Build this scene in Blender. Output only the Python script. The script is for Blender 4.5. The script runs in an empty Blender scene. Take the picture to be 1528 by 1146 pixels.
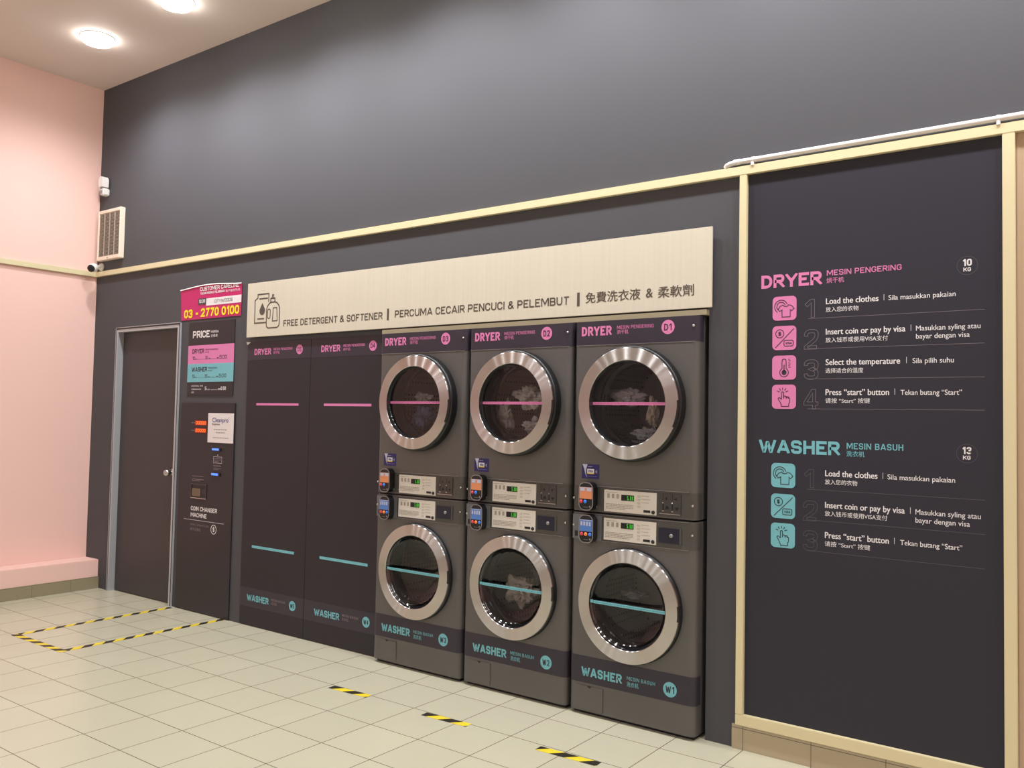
import bpy, bmesh, math, random
from mathutils import Vector, Matrix, noise

random.seed(7)
PI = math.pi
scene = bpy.context.scene
COL = scene.collection

# ------------------------------------------------------------------ camera
CAM = dict(loc=(2.165, -3.827, 1.462), yaw=0.6348, pitch=0.04176, roll=0.01953, f_px=1290.0)
def make_camera():
    cy, sy = math.cos(CAM['yaw']), math.sin(CAM['yaw'])
    cp, sp = math.cos(CAM['pitch']), math.sin(CAM['pitch'])
    f = Vector((-sy * cp, cy * cp, sp)); r = Vector((cy, sy, 0)); u = r.cross(f)
    cr, sr = math.cos(CAM['roll']), math.sin(CAM['roll'])
    r2 = r * cr + u * sr; u2 = -r * sr + u * cr
    cam = bpy.data.cameras.new('camera'); o = bpy.data.objects.new('camera', cam); COL.objects.link(o)
    M = Matrix((r2, u2, -f)).transposed().to_4x4(); M.translation = Vector(CAM['loc'])
    o.matrix_world = M
    cam.sensor_width = 36.0; cam.lens = CAM['f_px'] * 36.0 / 1528.0
    cam.clip_start = 0.02; cam.clip_end = 100
    scene.camera = o
make_camera()

# ------------------------------------------------------------------ world, exposure, lamp power
world = bpy.data.worlds.new('night_air'); scene.world = world; world.use_nodes = True
world.node_tree.nodes['Background'].inputs[0].default_value = (0.35, 0.36, 0.40, 1)
world.node_tree.nodes['Background'].inputs[1].default_value = 0.02
vs = scene.view_settings
scene.display_settings.display_device = 'sRGB'
vs.view_transform = 'Standard'; vs.look = 'None'; vs.gamma = 1.0; vs.use_curve_mapping = False
vs.exposure = 0.0
LAMP_COLOR = (0.945, 0.955, 1.0)
LAMP_POWER = 100.0
LAMP_ROWS = (-0.59, -5.6)  # second row is unseen, added as fill light for the room
LAMP_ROW_GAIN = (1.0, 0.72)
LAMP_COLS = (-4.117, -3.099, -2.15, -1.22, -0.25, 0.70, 1.62, 2.55, 3.5)

# ------------------------------------------------------------------ materials
def srgb(c):
    return tuple(((v / 255) / 12.92 if v / 255 <= 0.04045 else ((v / 255 + 0.055) / 1.055) ** 2.4) for v in c) + (1.0,)
MATS = {}
def mat(name, rgb, rough=0.5, metal=0.0, spec=0.5, emit=0.0, coat=0.0, **kw):
    m = bpy.data.materials.new(name); m.use_nodes = True
    b = m.node_tree.nodes['Principled BSDF']
    c = srgb(rgb)
    b.inputs['Base Color'].default_value = c
    b.inputs['Roughness'].default_value = rough
    b.inputs['Metallic'].default_value = metal
    b.inputs['Specular IOR Level'].default_value = spec
    if coat: b.inputs['Coat Weight'].default_value = coat
    if emit:
        b.inputs['Emission Color'].default_value = c; b.inputs['Emission Strength'].default_value = emit
    MATS[name] = m
    return m
def nodes(m): return m.node_tree.nodes, m.node_tree.links, m.node_tree.nodes['Principled BSDF']
def mottled(m, scale, amount, bump=0.0, bump_scale=None):
    """slight uneven tone of the paint itself, and a fine surface bump"""
    n, l, b = nodes(m)
    tc = n.new('ShaderNodeTexCoord'); t = n.new('ShaderNodeTexNoise'); t.inputs['Scale'].default_value = scale; t.inputs['Detail'].default_value = 4
    l.new(tc.outputs['Object'], t.inputs['Vector'])
    base = tuple(b.inputs['Base Color'].default_value)
    mx = n.new('ShaderNodeMix'); mx.data_type = 'RGBA'
    mx.inputs['A'].default_value = tuple(v * (1 - amount) for v in base[:3]) + (1,)
    mx.inputs['B'].default_value = tuple(min(1, v * (1 + amount)) for v in base[:3]) + (1,)
    l.new(t.outputs['Fac'], mx.inputs['Factor']); l.new(mx.outputs['Result'], b.inputs['Base Color'])
    if bump:
        t2 = n.new('ShaderNodeTexNoise'); t2.inputs['Scale'].default_value = bump_scale or scale * 20
        l.new(tc.outputs['Object'], t2.inputs['Vector'])
        bp = n.new('ShaderNodeBump'); bp.inputs['Strength'].default_value = bump; bp.inputs['Distance'].default_value = 0.002
        l.new(t2.outputs['Fac'], bp.inputs['Height']); l.new(bp.outputs['Normal'], b.inputs['Normal'])
    return m

GREY = mottled(mat('grey_wall_paint', (80, 80, 84), 0.6, spec=0.25), 1.5, 0.03, 0.08, 160)
PINK = mottled(mat('pink_wall_paint', (244, 206, 195), 0.6, spec=0.3), 1.5, 0.02, 0.08, 160)
BEIGE_WALL = mottled(mat('peach_beige_wall_paint', (196, 172, 144), 0.6, spec=0.3), 2, 0.02)
CEIL = mottled(mat('ceiling_paint', (234, 223, 216), 0.7, spec=0.2), 1.0, 0.015)
CREAM = mottled(mat('cream_gloss_paint', (222, 212, 172), 0.4, spec=0.4), 6, 0.02)
WOOD = mat('pale_wood_laminate', (214, 208, 190), 0.45, spec=0.4)
DOORGREY = mottled(mat('door_grey_paint', (62, 57, 59), 0.5), 2, 0.03)
STEEL = mat('pale_steel_frame', (190, 195, 200), 0.4, metal=0.4)
PANELDARK = mottled(mat('dark_vinyl', (50, 46, 51), 0.5, spec=0.25), 2, 0.03)
PANELNAVY = mottled(mat('dark_blue_grey_vinyl', (50, 49, 58), 0.5, spec=0.25), 2, 0.04)
BANDDARK = mat('purple_black_vinyl', (53, 48, 59), 0.4, spec=0.4)
COINDARK = mat('charcoal_vinyl', (43, 40, 45), 0.42, spec=0.4)
BODY = mat('dark_stainless_body', (102, 100, 98), 0.42, metal=0.35, spec=0.4)
BODYSIDE = mat('black_cabinet_side', (30, 30, 34), 0.4)
CONSOLE = mat('dark_console', (84, 83, 80), 0.4, metal=0.3)
BLACK = mat('black_plastic', (22, 23, 25), 0.35)
RUBBER = mat('black_rubber', (30, 31, 33), 0.3)
GASKET = mat('glossy_black_door_seal', (34, 36, 38), 0.07, spec=0.9)
PINKINK = mat('pink_vinyl', (220, 128, 180), 0.5)
CYANINK = mat('aqua_vinyl', (116, 188, 200), 0.5)
WHITEINK = mat('white_vinyl', (232, 230, 232), 0.5)
GREYINK = mat('grey_pinkish_outline_vinyl', (128, 118, 124), 0.5)
FAINTINK = mat('faint_grey_outline_vinyl', (92, 88, 94), 0.5)
DARKINK = mat('dark_brown_ink', (84, 76, 68), 0.5)
BANDINK = mat('purple_black_ink', (46, 42, 52), 0.5)
OVERLAY = mat('white_control_overlay', (216, 212, 202), 0.35)
OVERINK = mat('grey_print', (160, 153, 140), 0.5)
GUN = mat('grey_coin_plate', (84, 81, 80), 0.35, metal=0.6)
CHROME_S = mat('bright_metal', (200, 198, 194), 0.22, metal=1.0)
BLUEBLACK = mat('blue_black_coin_box', (26, 29, 48), 0.3)
STICKER = mat('deep_blue_sticker', (40, 36, 100), 0.4)
WHITE = mat('white_plastic', (232, 230, 226), 0.4)
OFFWHITE = mat('off_white_plastic', (240, 226, 208), 0.45)
PAPER = mat('white_paper', (232, 226, 226), 0.6)
MAGENTA = mat('magenta_print', (196, 26, 104), 0.4)
YELLOW = mat('yellow_print', (250, 226, 30), 0.5)
TAPEBLACK = mat('black_tape', (38, 34, 26), 0.45)
TAPEYELLOW = mat('yellow_tape', (232, 208, 50), 0.45)
TILESKIRT = None
LEDGREEN = mat('green_display_digits', (60, 200, 45), 0.5, emit=0.35)
LEDRED = mat('orange_display_digits', (255, 120, 40), 0.5, emit=1.3)
LEDREDBG = mat('red_display_glow', (150, 26, 24), 0.5, emit=0.35)
LEDBLUE = mat('blue_slot_light', (84, 140, 250), 0.5, emit=0.9)
SCR_ORANGE = mat('orange_screen', (196, 124, 84), 0.4, emit=0.18)
SCR_BLUE = mat('blue_screen', (72, 112, 176), 0.4, emit=0.18)
SCR_PALE = mat('pale_screen_text', (170, 172, 190), 0.4, emit=0.15)
BTN_RED = mat('red_button', (196, 54, 64), 0.4, emit=0.25)
BTN_ORANGE = mat('orange_button', (228, 120, 50), 0.4, emit=0.3)
BTN_BLUE = mat('blue_button', (44, 110, 200), 0.4, emit=0.3)
SILVERRIM = mat('silver_rim', (150, 150, 150), 0.35, metal=0.6)
BLUEINK = mat('navy_ink', (52, 50, 140), 0.5)
BROWNDARK = mat('brown_cup', (110, 92, 76), 0.5)
LAMPGLOW = mat('lit_diffuser', (255, 250, 242), 0.5, emit=24.0)

# pale laminate with faint vertical grain
def wood_grain(m):
    n, l, b = nodes(m)
    tc = n.new('ShaderNodeTexCoord'); mp = n.new('ShaderNodeMapping'); mp.inputs['Scale'].default_value = (60, 60, 1.2)
    t = n.new('ShaderNodeTexNoise'); t.inputs['Scale'].default_value = 1.0; t.inputs['Detail'].default_value = 3
    mx = n.new('ShaderNodeMix'); mx.data_type = 'RGBA'; base = tuple(b.inputs['Base Color'].default_value)
    mx.inputs['A'].default_value = tuple(v * 0.94 for v in base[:3]) + (1,); mx.inputs['B'].default_value = tuple(v * 1.05 for v in base[:3]) + (1,)
    l.new(tc.outputs['Object'], mp.inputs['Vector']); l.new(mp.outputs['Vector'], t.inputs['Vector'])
    l.new(t.outputs['Fac'], mx.inputs['Factor']); l.new(mx.outputs['Result'], b.inputs['Base Color'])
wood_grain(WOOD)

def tiled(name, rgb, grout, pitch, off, axes='XY', rough=0.3, joint=0.0035, var=0.03, spec=0.5):
    m = mat(name, rgb, rough, spec=spec); n, l, b = nodes(m)
    tc = n.new('ShaderNodeTexCoord'); sp = n.new('ShaderNodeSeparateXYZ'); cb = n.new('ShaderNodeCombineXYZ')
    l.new(tc.outputs['Object'], sp.inputs[0])
    for i, a in enumerate(axes):
        ad = n.new('ShaderNodeMath'); ad.operation = 'ADD'; ad.inputs[1].default_value = -off[i] + 300 * pitch
        l.new(sp.outputs[a], ad.inputs[0]); l.new(ad.outputs[0], cb.inputs[i])
    br = n.new('ShaderNodeTexBrick'); br.offset = 0.0; br.squash = 1.0
    br.inputs['Scale'].default_value = 1.0; br.inputs['Brick Width'].default_value = pitch; br.inputs['Row Height'].default_value = pitch
    br.inputs['Mortar Size'].default_value = joint / 2; br.inputs['Mortar Smooth'].default_value = 0.1
    c = srgb(rgb)
    br.inputs['Color1'].default_value = tuple(v * (1 - var) for v in c[:3]) + (1,); br.inputs['Color2'].default_value = tuple(min(1, v * (1 + var)) for v in c[:3]) + (1,)
    br.inputs['Mortar'].default_value = srgb(grout)
    l.new(cb.outputs[0], br.inputs['Vector'])
    # old scuffs and worn cloudy wear on the glaze
    no = n.new('ShaderNodeTexNoise'); no.inputs['Scale'].default_value = 2.2; no.inputs['Detail'].default_value = 5
    l.new(tc.outputs['Object'], no.inputs['Vector'])
    mx = n.new('ShaderNodeMix'); mx.data_type = 'RGBA'; mx.blend_type = 'MULTIPLY'; mx.inputs['Factor'].default_value = 1.0
    rp = n.new('ShaderNodeValToRGB'); rp.color_ramp.elements[0].position = 0.3; rp.color_ramp.elements[0].color = (0.975, 0.97, 0.965, 1)
    rp.color_ramp.elements[1].position = 0.7; rp.color_ramp.elements[1].color = (1, 1, 1, 1)
    l.new(no.outputs['Fac'], rp.inputs[0]); l.new(br.outputs['Color'], mx.inputs['A']); l.new(rp.outputs[0], mx.inputs['B'])
    l.new(mx.outputs['Result'], b.inputs['Base Color'])
    return m
FLOORTILE = tiled('cream_floor_tile', (194, 192, 168), (98, 92, 74), 0.3035, (-0.227, -0.5345), 'XY', 0.27, 0.0042, 0.025)
TILESKIRT = tiled('beige_skirting_tile', (180, 166, 140), (98, 88, 70), 0.303, (0.683, 0.7), 'XZ', 0.35, 0.003, 0.02)
TILESKIRT_L = tiled('olive_beige_skirting_tile', (150, 142, 116), (110, 102, 80), 0.303, (-0.232, 0.7), 'YZ', 0.35, 0.003, 0.02)

def brushed_ring():
    # steel brushed in circles round the door: lamps stretch into radial streaks
    m = bpy.data.materials.new('brushed_door_ring'); m.use_nodes = True; n = m.node_tree.nodes; l = m.node_tree.links; n.clear()
    o = n.new('ShaderNodeOutputMaterial'); g = n.new('ShaderNodeBsdfAnisotropic'); tg = n.new('ShaderNodeTangent')
    tg.direction_type = 'RADIAL'; tg.axis = 'Y'; g.distribution = 'GGX'
    g.inputs['Color'].default_value = srgb((200, 197, 194)); g.inputs['Roughness'].default_value = 0.27
    g.inputs['Anisotropy'].default_value = 0.78; g.inputs['Rotation'].default_value = 0.0
    l.new(tg.outputs[0], g.inputs['Tangent']); l.new(g.outputs[0], o.inputs[0])
    return m
RING = brushed_ring()

def glass():
    m = bpy.data.materials.new('door_glass'); m.use_nodes = True; n = m.node_tree.nodes; l = m.node_tree.links; n.clear()
    o = n.new('ShaderNodeOutputMaterial'); t = n.new('ShaderNodeBsdfTransparent'); g = n.new('ShaderNodeBsdfGlossy'); mx = n.new('ShaderNodeMixShader'); fr = n.new('ShaderNodeFresnel')
    t.inputs[0].default_value = (0.88, 0.86, 0.87, 1); g.inputs[0].default_value = (1, 1, 1, 1); g.inputs['Roughness'].default_value = 0.03; fr.inputs[0].default_value = 1.48
    l.new(fr.outputs[0], mx.inputs[0]); l.new(t.outputs[0], mx.inputs[1]); l.new(g.outputs[0], mx.inputs[2]); l.new(mx.outputs[0], o.inputs[0])
    return m
GLASS = glass()

def drum_mat():
    m = mat('perforated_steel', (150, 142, 142), 0.5, metal=0.3); n, l, b = nodes(m)
    tc = n.new('ShaderNodeTexCoord'); v = n.new('ShaderNodeTexVoronoi'); v.inputs['Scale'].default_value = 38; v.inputs['Randomness'].default_value = 0.0
    l.new(tc.outputs['Object'], v.inputs['Vector'])
    r = n.new('ShaderNodeValToRGB'); r.color_ramp.elements[0].position = 0.22; r.color_ramp.elements[0].color = (0.01, 0.01, 0.01, 1)
    r.color_ramp.elements[1].position = 0.27; r.color_ramp.elements[1].color = srgb((150, 142, 142))
    l.new(v.outputs['Distance'], r.inputs[0]); l.new(r.outputs[0], b.inputs['Base Color'])
    return m
DRUM = drum_mat()

# ------------------------------------------------------------------ mesh helpers
class MB:
    """collects shapes into one mesh object"""
    def __init__(s): s.v = []; s.f = []; s.mi = []; s.mats = []; s.cur = 0; s.sm = []
    def use(s, m):
        if m not in s.mats: s.mats.append(m)
        s.cur = s.mats.index(m); return s
    def raw(s, vs_, fs, smooth=False):
        k = len(s.v); s.v += [tuple(p) for p in vs_]
        for f in fs: s.f.append([i + k for i in f]); s.mi.append(s.cur); s.sm.append(smooth)
        return s
    def box(s, x0, x1, y0, y1, z0, z1, bev=0.0):
        bm = bmesh.new(); bmesh.ops.create_cube(bm, size=1.0)
        for v in bm.verts: v.co = Vector(((x0 + x1) / 2 + v.co.x * (x1 - x0), (y0 + y1) / 2 + v.co.y * (y1 - y0), (z0 + z1) / 2 + v.co.z * (z1 - z0)))
        if bev: bmesh.ops.bevel(bm, geom=bm.edges[:], offset=bev, segments=2, affect='EDGES')
        return s.frombm(bm)
    def frombm(s, bm, smooth=False):
        bm.verts.ensure_lookup_table(); bm.verts.index_update()
        s.raw([v.co[:] for v in bm.verts], [[v.index for v in f.verts] for f in bm.faces], smooth); bm.free(); return s
    def flat(s, poly2, y):
        """2D shapes (verts, faces) in the x-z plane at depth y"""
        vs_, fs = poly2
        return s.raw([(p[0], y - (p[2] * 6e-5 if len(p) > 2 else 0), p[1]) for p in vs_], fs)
    def slab(s, outline, y0, y1, smooth=False):
        """x-z outline given thickness from y0 (front) to y1"""
        n = len(outline)
        vs_ = [(a, y0, b) for a, b in outline] + [(a, y1, b) for a, b in outline]
        fs = [list(range(n)), list(range(2 * n - 1, n - 1, -1))] + [[i, i + n, (i + 1) % n + n, (i + 1) % n] for i in range(n)]
        return s.raw(vs_, fs, smooth)
    def column(s, outline, z0, z1, caps=True):
        n = len(outline); vs_ = [(a, b, z0) for a, b in outline] + [(a, b, z1) for a, b in outline]
        fs = [[i, (i + 1) % n, (i + 1) % n + n, i + n] for i in range(n)]
        if caps: fs += [list(range(n - 1, -1, -1)), list(range(n, 2 * n))]
        return s.raw(vs_, fs)
    def lathe(s, prof, cx=0, cz=0, n=96, a0=0, a1=2 * PI, smooth=True, close=False):
        """profile of (radius, y) swept about the y axis through (cx, cz)"""
        full = abs(a1 - a0 - 2 * PI) < 1e-6; k = n if full else n + 1; p = len(prof)
        vs_ = [(cx + r * math.cos(a0 + (a1 - a0) * i / n), y, cz + r * math.sin(a0 + (a1 - a0) * i / n)) for i in range(k) for r, y in prof]
        fs = []
        for i in range(n):
            j = (i + 1) % k
            for q in range(p if close else p - 1):
                w = (q + 1) % p; fs.append([i * p + q, j * p + q, j * p + w, i * p + w])
        return s.raw(vs_, fs, smooth)
    def lathez(s, prof, cx, cy, n=48):
        p = len(prof)
        vs_ = [(cx + r * math.cos(2 * PI * i / n), cy + r * math.sin(2 * PI * i / n), z) for i in range(n) for r, z in prof]
        fs = [[i * p + q, ((i + 1) % n) * p + q, ((i + 1) % n) * p + q + 1, i * p + q + 1] for i in range(n) for q in range(p - 1)]
        return s.raw(vs_, fs, True)
    def tube(s, pts, r, n=12, caps=True):
        pts = [Vector(p) for p in pts]; vs_ = []; fs = []; m = len(pts)
        prev = None
        for i, p in enumerate(pts):
            d = (pts[min(i + 1, m - 1)] - pts[max(i - 1, 0)]).normalized()
            if prev is None:
                a = Vector((0, 0, 1)) if abs(d.z) < 0.9 else Vector((1, 0, 0)); u = d.cross(a).normalized()
            else:
                u = (prev - d * prev.dot(d)).normalized()
            prev = u; w = d.cross(u)
            rr = r[i] if isinstance(r, (list, tuple)) else r
            vs_ += [tuple(p + u * rr * math.cos(2 * PI * k / n) + w * rr * math.sin(2 * PI * k / n)) for k in range(n)]
        for i in range(m - 1):
            fs += [[i * n + k, i * n + (k + 1) % n, (i + 1) * n + (k + 1) % n, (i + 1) * n + k] for k in range(n)]
        if caps: fs += [list(range(n - 1, -1, -1)), list(range((m - 1) * n, m * n))]
        return s.raw(vs_, fs, True)
    def build(s, name, m=None, parent=None, loc=None):
        me = bpy.data.meshes.new(name); me.from_pydata(s.v, [], s.f)
        mats = s.mats if s.mats else [m]
        for q in mats: me.materials.append(q)
        if s.mats: me.polygons.foreach_set('material_index', s.mi)
        me.polygons.foreach_set('use_smooth', s.sm); me.update()
        o = bpy.data.objects.new(name, me); COL.objects.link(o)
        if parent: o.parent = parent
        if loc: o.location = loc
        return o
def fix_normals(o):
    bm = bmesh.new(); bm.from_mesh(o.data); bmesh.ops.recalc_face_normals(bm, faces=bm.faces); bm.to_mesh(o.data); bm.free(); return o
def thing(name, label, cat, loc=(0, 0, 0), group=None):
    o = bpy.data.objects.new(name, None); o.empty_display_size = 0.05; COL.objects.link(o); o.location = loc
    return tag(o, label, cat, group)
def tag(o, label, cat, group=None, kind=None):
    o['label'] = label; o['category'] = cat
    if group: o['group'] = group
    if kind: o['kind'] = kind
    return o
def structure(o, label, cat): return tag(o, label, cat, None, 'structure')

# ------------------------------------------------------------------ 2D drawing: ribbons, rounded boxes, discs, lettering
def arc_corners(pts, rad, closed):
    """pts: (x, z) or (x, z, 1); corners flagged 1 are rounded with radius rad"""
    out = []; n = len(pts)
    for i, p in enumerate(pts):
        if len(p) > 2 and p[2] and (closed or 0 < i < n - 1):
            P = Vector(p[:2]); A = Vector(pts[(i - 1) % n][:2]); B = Vector(pts[(i + 1) % n][:2])
            la, lb = (A - P).length, (B - P).length
            r = min(rad * p[2], la * 0.5 if len(pts[(i - 1) % n]) > 2 else la, lb * 0.5 if len(pts[(i + 1) % n]) > 2 else lb)
            a = P + (A - P).normalized() * r; b = P + (B - P).normalized() * r
            for k in range(7):
                t = k / 6; q = a * (1 - t) ** 2 + P * 2 * t * (1 - t) * 0.9 + b * t * t
                w = (1 - t) ** 2 + 2 * t * (1 - t) * 0.9 + t * t
                out.append((q.x / w, q.y / w))
        else: out.append(tuple(p[:2]))
    return out
def ribbon(pts, w, closed=False):
    P = [Vector(p) for p in pts]; n = len(P); vs_ = []; fs = []
    for i in range(n):
        if closed: a, b = P[i] - P[i - 1], P[(i + 1) % n] - P[i]
        else: a, b = P[i] - P[max(i - 1, 0)], P[min(i + 1, n - 1)] - P[i]
        if a.length < 1e-9: a = b
        if b.length < 1e-9: b = a
        a = a.normalized(); b = b.normalized(); na, nb = Vector((-a.y, a.x)), Vector((-b.y, b.x))
        m = na + nb
        if m.length < 1e-6: m = na
        m.normalize(); d = min(1 / max(m.dot(na), 0.3), 2.2) * w / 2
        vs_ += [tuple(P[i] + m * d), tuple(P[i] - m * d)]
    for i in range(n if closed else n - 1):
        j = (i + 1) % n; fs.append([2 * i, 2 * i + 1, 2 * j + 1, 2 * j])
    return vs_, fs
def circle2(cx, cz, r, n=40, rz=None):
    return [(cx + r * math.cos(2 * PI * i / n), cz + (rz or r) * math.sin(2 * PI * i / n)) for i in range(n)]
def poly(pts): return pts, [list(range(len(pts)))]
def disc2(cx, cz, r, n=40, rz=None): return poly(circle2(cx, cz, r, n, rz))
def rrect(x0, x1, z0, z1, r, n=6):
    o = []
    for cx, cz, a in ((x1 - r, z0 + r, -PI / 2), (x1 - r, z1 - r, 0), (x0 + r, z1 - r, PI / 2), (x0 + r, z0 + r, PI)):
        o += [(cx + r * math.cos(a + PI / 2 * k / n), cz + r * math.sin(a + PI / 2 * k / n)) for k in range(n + 1)]
    return o
def rect2(x0, x1, z0, z1): return poly([(x0, z0), (x1, z0), (x1, z1), (x0, z1)])

R_ = 1
GLYPH = {  # stroke skeletons on a unit box: (width, strokes); third value marks a rounded corner
 'A': (1.08, [[(0, 0), (.44, 1), (.56, 1), (1, 0)], [(.2, .25), (.8, .25)]]),
 'B': (.92, [[(0, .52), (0, 1), (.96, 1, R_), (.96, .52, R_), (0, .52)], [(.1, .52), (1, .52, R_), (1, 0, R_), (0, 0), (0, .56)]]),
 'C': (.92, [[(1, .68), (1, 1, R_), (0, 1, R_), (0, 0, R_), (1, 0, R_), (1, .32)]]),
 'D': (.94, [[(0, .5), (0, 1), (1, 1, 1.3), (1, 0, 1.3), (0, 0), (0, .5)]]),
 'E': (.82, [[(1, 1), (0, 1), (0, 0), (1, 0)], [(0, .52), (.88, .52)]]),
 'F': (.80, [[(1, 1), (0, 1), (0, 0)], [(0, .50), (.88, .50)]]),
 'G': (.92, [[(1, .7), (1, 1, R_), (0, 1, R_), (0, 0, R_), (1, 0, R_), (1, .48), (.55, .48)]]),
 'H': (.94, [[(0, 0), (0, 1)], [(1, 0), (1, 1)], [(0, .52), (1, .52)]]),
 'I': (0, [[(0, 0), (0, 1)]]),
 'J': (.8, [[(1, 1), (1, 0, R_), (0, 0, R_), (0, .3)]]),
 'K': (.94, [[(0, 0), (0, 1)], [(1, 1), (.05, .42)], [(.38, .60), (1, 0)]]),
 'L': (.78, [[(0, 1), (0, 0), (1, 0)]]),
 'M': (1.35, [[(0, 0), (0, 1), (.10, 1), (.5, .22), (.90, 1), (1, 1), (1, 0)]]),
 'N': (1.0, [[(0, 0), (0, 1), (.08, 1), (.92, 0), (1, 0), (1, 1)]]),
 'O': (.94, [[(0, .5), (0, 1, R_), (1, 1, R_), (1, 0, R_), (0, 0, R_), (0, .5)]]),
 'P': (.88, [[(0, 0), (0, 1), (1, 1, R_), (1, .44, R_), (0, .44)]]),
 'R': (.90, [[(0, 0), (0, 1), (1, 1, R_), (1, .47, R_), (0, .47)], [(.5, .47), (1, 0)]]),
 'S': (.90, [[(1, .72), (1, 1, R_), (0, 1, R_), (0, .53, R_), (1, .48, R_), (1, 0, R_), (0, 0, R_), (0, .28)]]),
 'T': (.88, [[(0, 1), (1, 1)], [(.5, 1), (.5, 0)]]),
 'U': (.94, [[(0, 1), (0, 0, R_), (1, 0, R_), (1, 1)]]),
 'V': (1.08, [[(0, 1), (.45, 0), (.55, 0), (1, 1)]]),
 'W': (1.65, [[(0, 1), (.23, 0), (.29, 0), (.47, .85), (.53, .85), (.71, 0), (.77, 0), (1, 1)]]),
 'X': (.95, [[(0, 0), (1, 1)], [(0, 1), (1, 0)]]),
 'Y': (.98, [[(0, 1), (.5, .42), (1, 1)], [(.5, .45), (.5, 0)]]),
 'Z': (.9, [[(0, 1), (1, 1), (0, 0), (1, 0)]]),
 '&': (1.0, [[(1, 0), (.18, .72), (.18, 1, R_), (.72, 1, R_), (.72, .70, .6), (0, .42, R_), (0, 0, R_), (.62, 0, R_), (.95, .45)]]),
 '-': (.55, [[(0, .42), (1, .42)]]), '.': (0, [[(0, -.04), (0, .1)]]), '|': (0, [[(0, -.22), (0, 1.22)]]),
 '$': (.86, [[(1, .70), (1, .9, R_), (0, .9, R_), (0, .53, R_), (1, .47, R_), (1, .1, R_), (0, .1, R_), (0, .30)], [(.5, -.08), (.5, 1.08)]]),
 '0': (.88, [[(0, .5), (0, 1, R_), (1, 1, R_), (1, 0, R_), (0, 0, R_), (0, .5)]]),
 '1': (.48, [[(0, .74), (.7, 1), (1, 1), (1, 0)]]),
 '2': (.88, [[(0, .72), (0, 1, R_), (1, 1, R_), (1, .58, R_), (0, 0), (1, 0)]]),
 '3': (.88, [[(0, .76), (0, 1, R_), (1, 1, R_), (1, .53, R_), (.35, .53)], [(.4, .53), (1, .53, R_), (1, 0, R_), (0, 0, R_), (0, .24)]]),
 '4': (1.0, [[(.72, 0), (.72, 1), (.62, 1), (0, .28), (1, .28)]]),
 '5': (.88, [[(1, 1), (0, 1), (0, .56), (1, .60, R_), (1, 0, R_), (0, 0, R_), (0, .22)]]),
 '6': (.88, [[(1, .78), (1, 1, R_), (0, 1, R_), (0, 0, R_), (1, 0, R_), (1, .56, R_), (0, .56)]]),
 '7': (.86, [[(0, 1), (1, 1), (.35, 0)]]),
 '9': (.88, [[(0, .22), (0, 0, R_), (1, 0, R_), (1, 1, R_), (0, 1, R_), (0, .44, R_), (1, .44)]]),
 '8': (.88, [[(0, .76), (0, 1, R_), (1, 1, R_), (1, .53, R_), (0, .53, R_), (0, .76)], [(0, .3), (0, .53, R_), (1, .53, R_), (1, 0, R_), (0, 0, R_), (0, .3)]]),
}
def block(text, x0, x1, z0, z1, weight=0.17, aspect=0.5, gap=0.11):
    """sans block capitals filling the given rectangle; weight is stroke / height"""
    # letter width is solved so that strokes keep one thickness in both directions
    H = z1 - z0; want = (x1 - x0) / H
    fixed = sum(.42 if ch == ' ' else weight + gap for ch in text) - gap
    free = sum(GLYPH[ch][0] for ch in text if ch != ' ')
    cw0 = max(.12, (want - fixed) / free) if free else 0
    items = []; pen = 0.0
    for ch in text:
        if ch == ' ': pen += 0.42; continue
        w, st = GLYPH[ch]; items.append((ch, pen + weight / 2, w * cw0, st)); pen += w * cw0 + weight + gap
    sx = (x1 - x0) / (pen - gap)
    vs_, fs, lay = [], [], 0
    for ch, ox, cw, st in items:
        for pts in st:
            q = [(ox + p[0] * cw, weight / 2 + p[1] * (1 - weight)) + ((p[2],) if len(p) > 2 else ()) for p in pts]
            closed = len(q) > 3 and q[0][:2] == q[-1][:2]
            if closed: q = q[:-1]
            q = arc_corners(q, min(.30, max(.16, cw * .55)), closed)
            # butt ends reach the full cap height
            if not closed and len(q) > 1:
                for e, nb in ((0, 1), (-1, -2)):
                    A = Vector(q[e]); B = Vector(q[nb]); d = (A - B).normalized()
                    if abs(d.y) > 0.9 and (abs(A.y - weight / 2) < 1e-4 or abs(A.y - 1 + weight / 2) < 1e-4): q[e] = tuple(A + d * weight / 2)
                    elif abs(d.y) > 0.5 and (abs(A.y - weight / 2) < 1e-4 or abs(A.y - 1 + weight / 2) < 1e-4): q[e] = tuple(A + d * weight / 2 / abs(d.y))
                    elif abs(d.x) > 0.9 and abs(A.x - ox - cw) < 1e-4: q[e] = tuple(A + d * weight / 2)
            rv, rf = ribbon(q, weight, closed); k = len(vs_); lay += 1
            vs_ += [(x0 + a * sx, z0 + (b if ch in '|$.' else min(1, max(0, b))) * H, lay % 3) for a, b in rv]; fs += [[i + k for i in f] for f in rf]
    return vs_, fs
_font_cache = {}
def type_raw(text):
    if text not in _font_cache:
        c = bpy.data.curves.new('type', 'FONT'); c.body = text; c.size = 1.0; c.resolution_u = 4
        o = bpy.data.objects.new('type', c); COL.objects.link(o)
        dg = bpy.context.evaluated_depsgraph_get(); me = bpy.data.meshes.new_from_object(o.evaluated_get(dg))
        _font_cache[text] = ([(v.co.x, v.co.y) for v in me.vertices], [list(p.vertices) for p in me.polygons])
        bpy.data.objects.remove(o); bpy.data.curves.remove(c); bpy.data.meshes.remove(me)
    return _font_cache[text]
CAP = None
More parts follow.
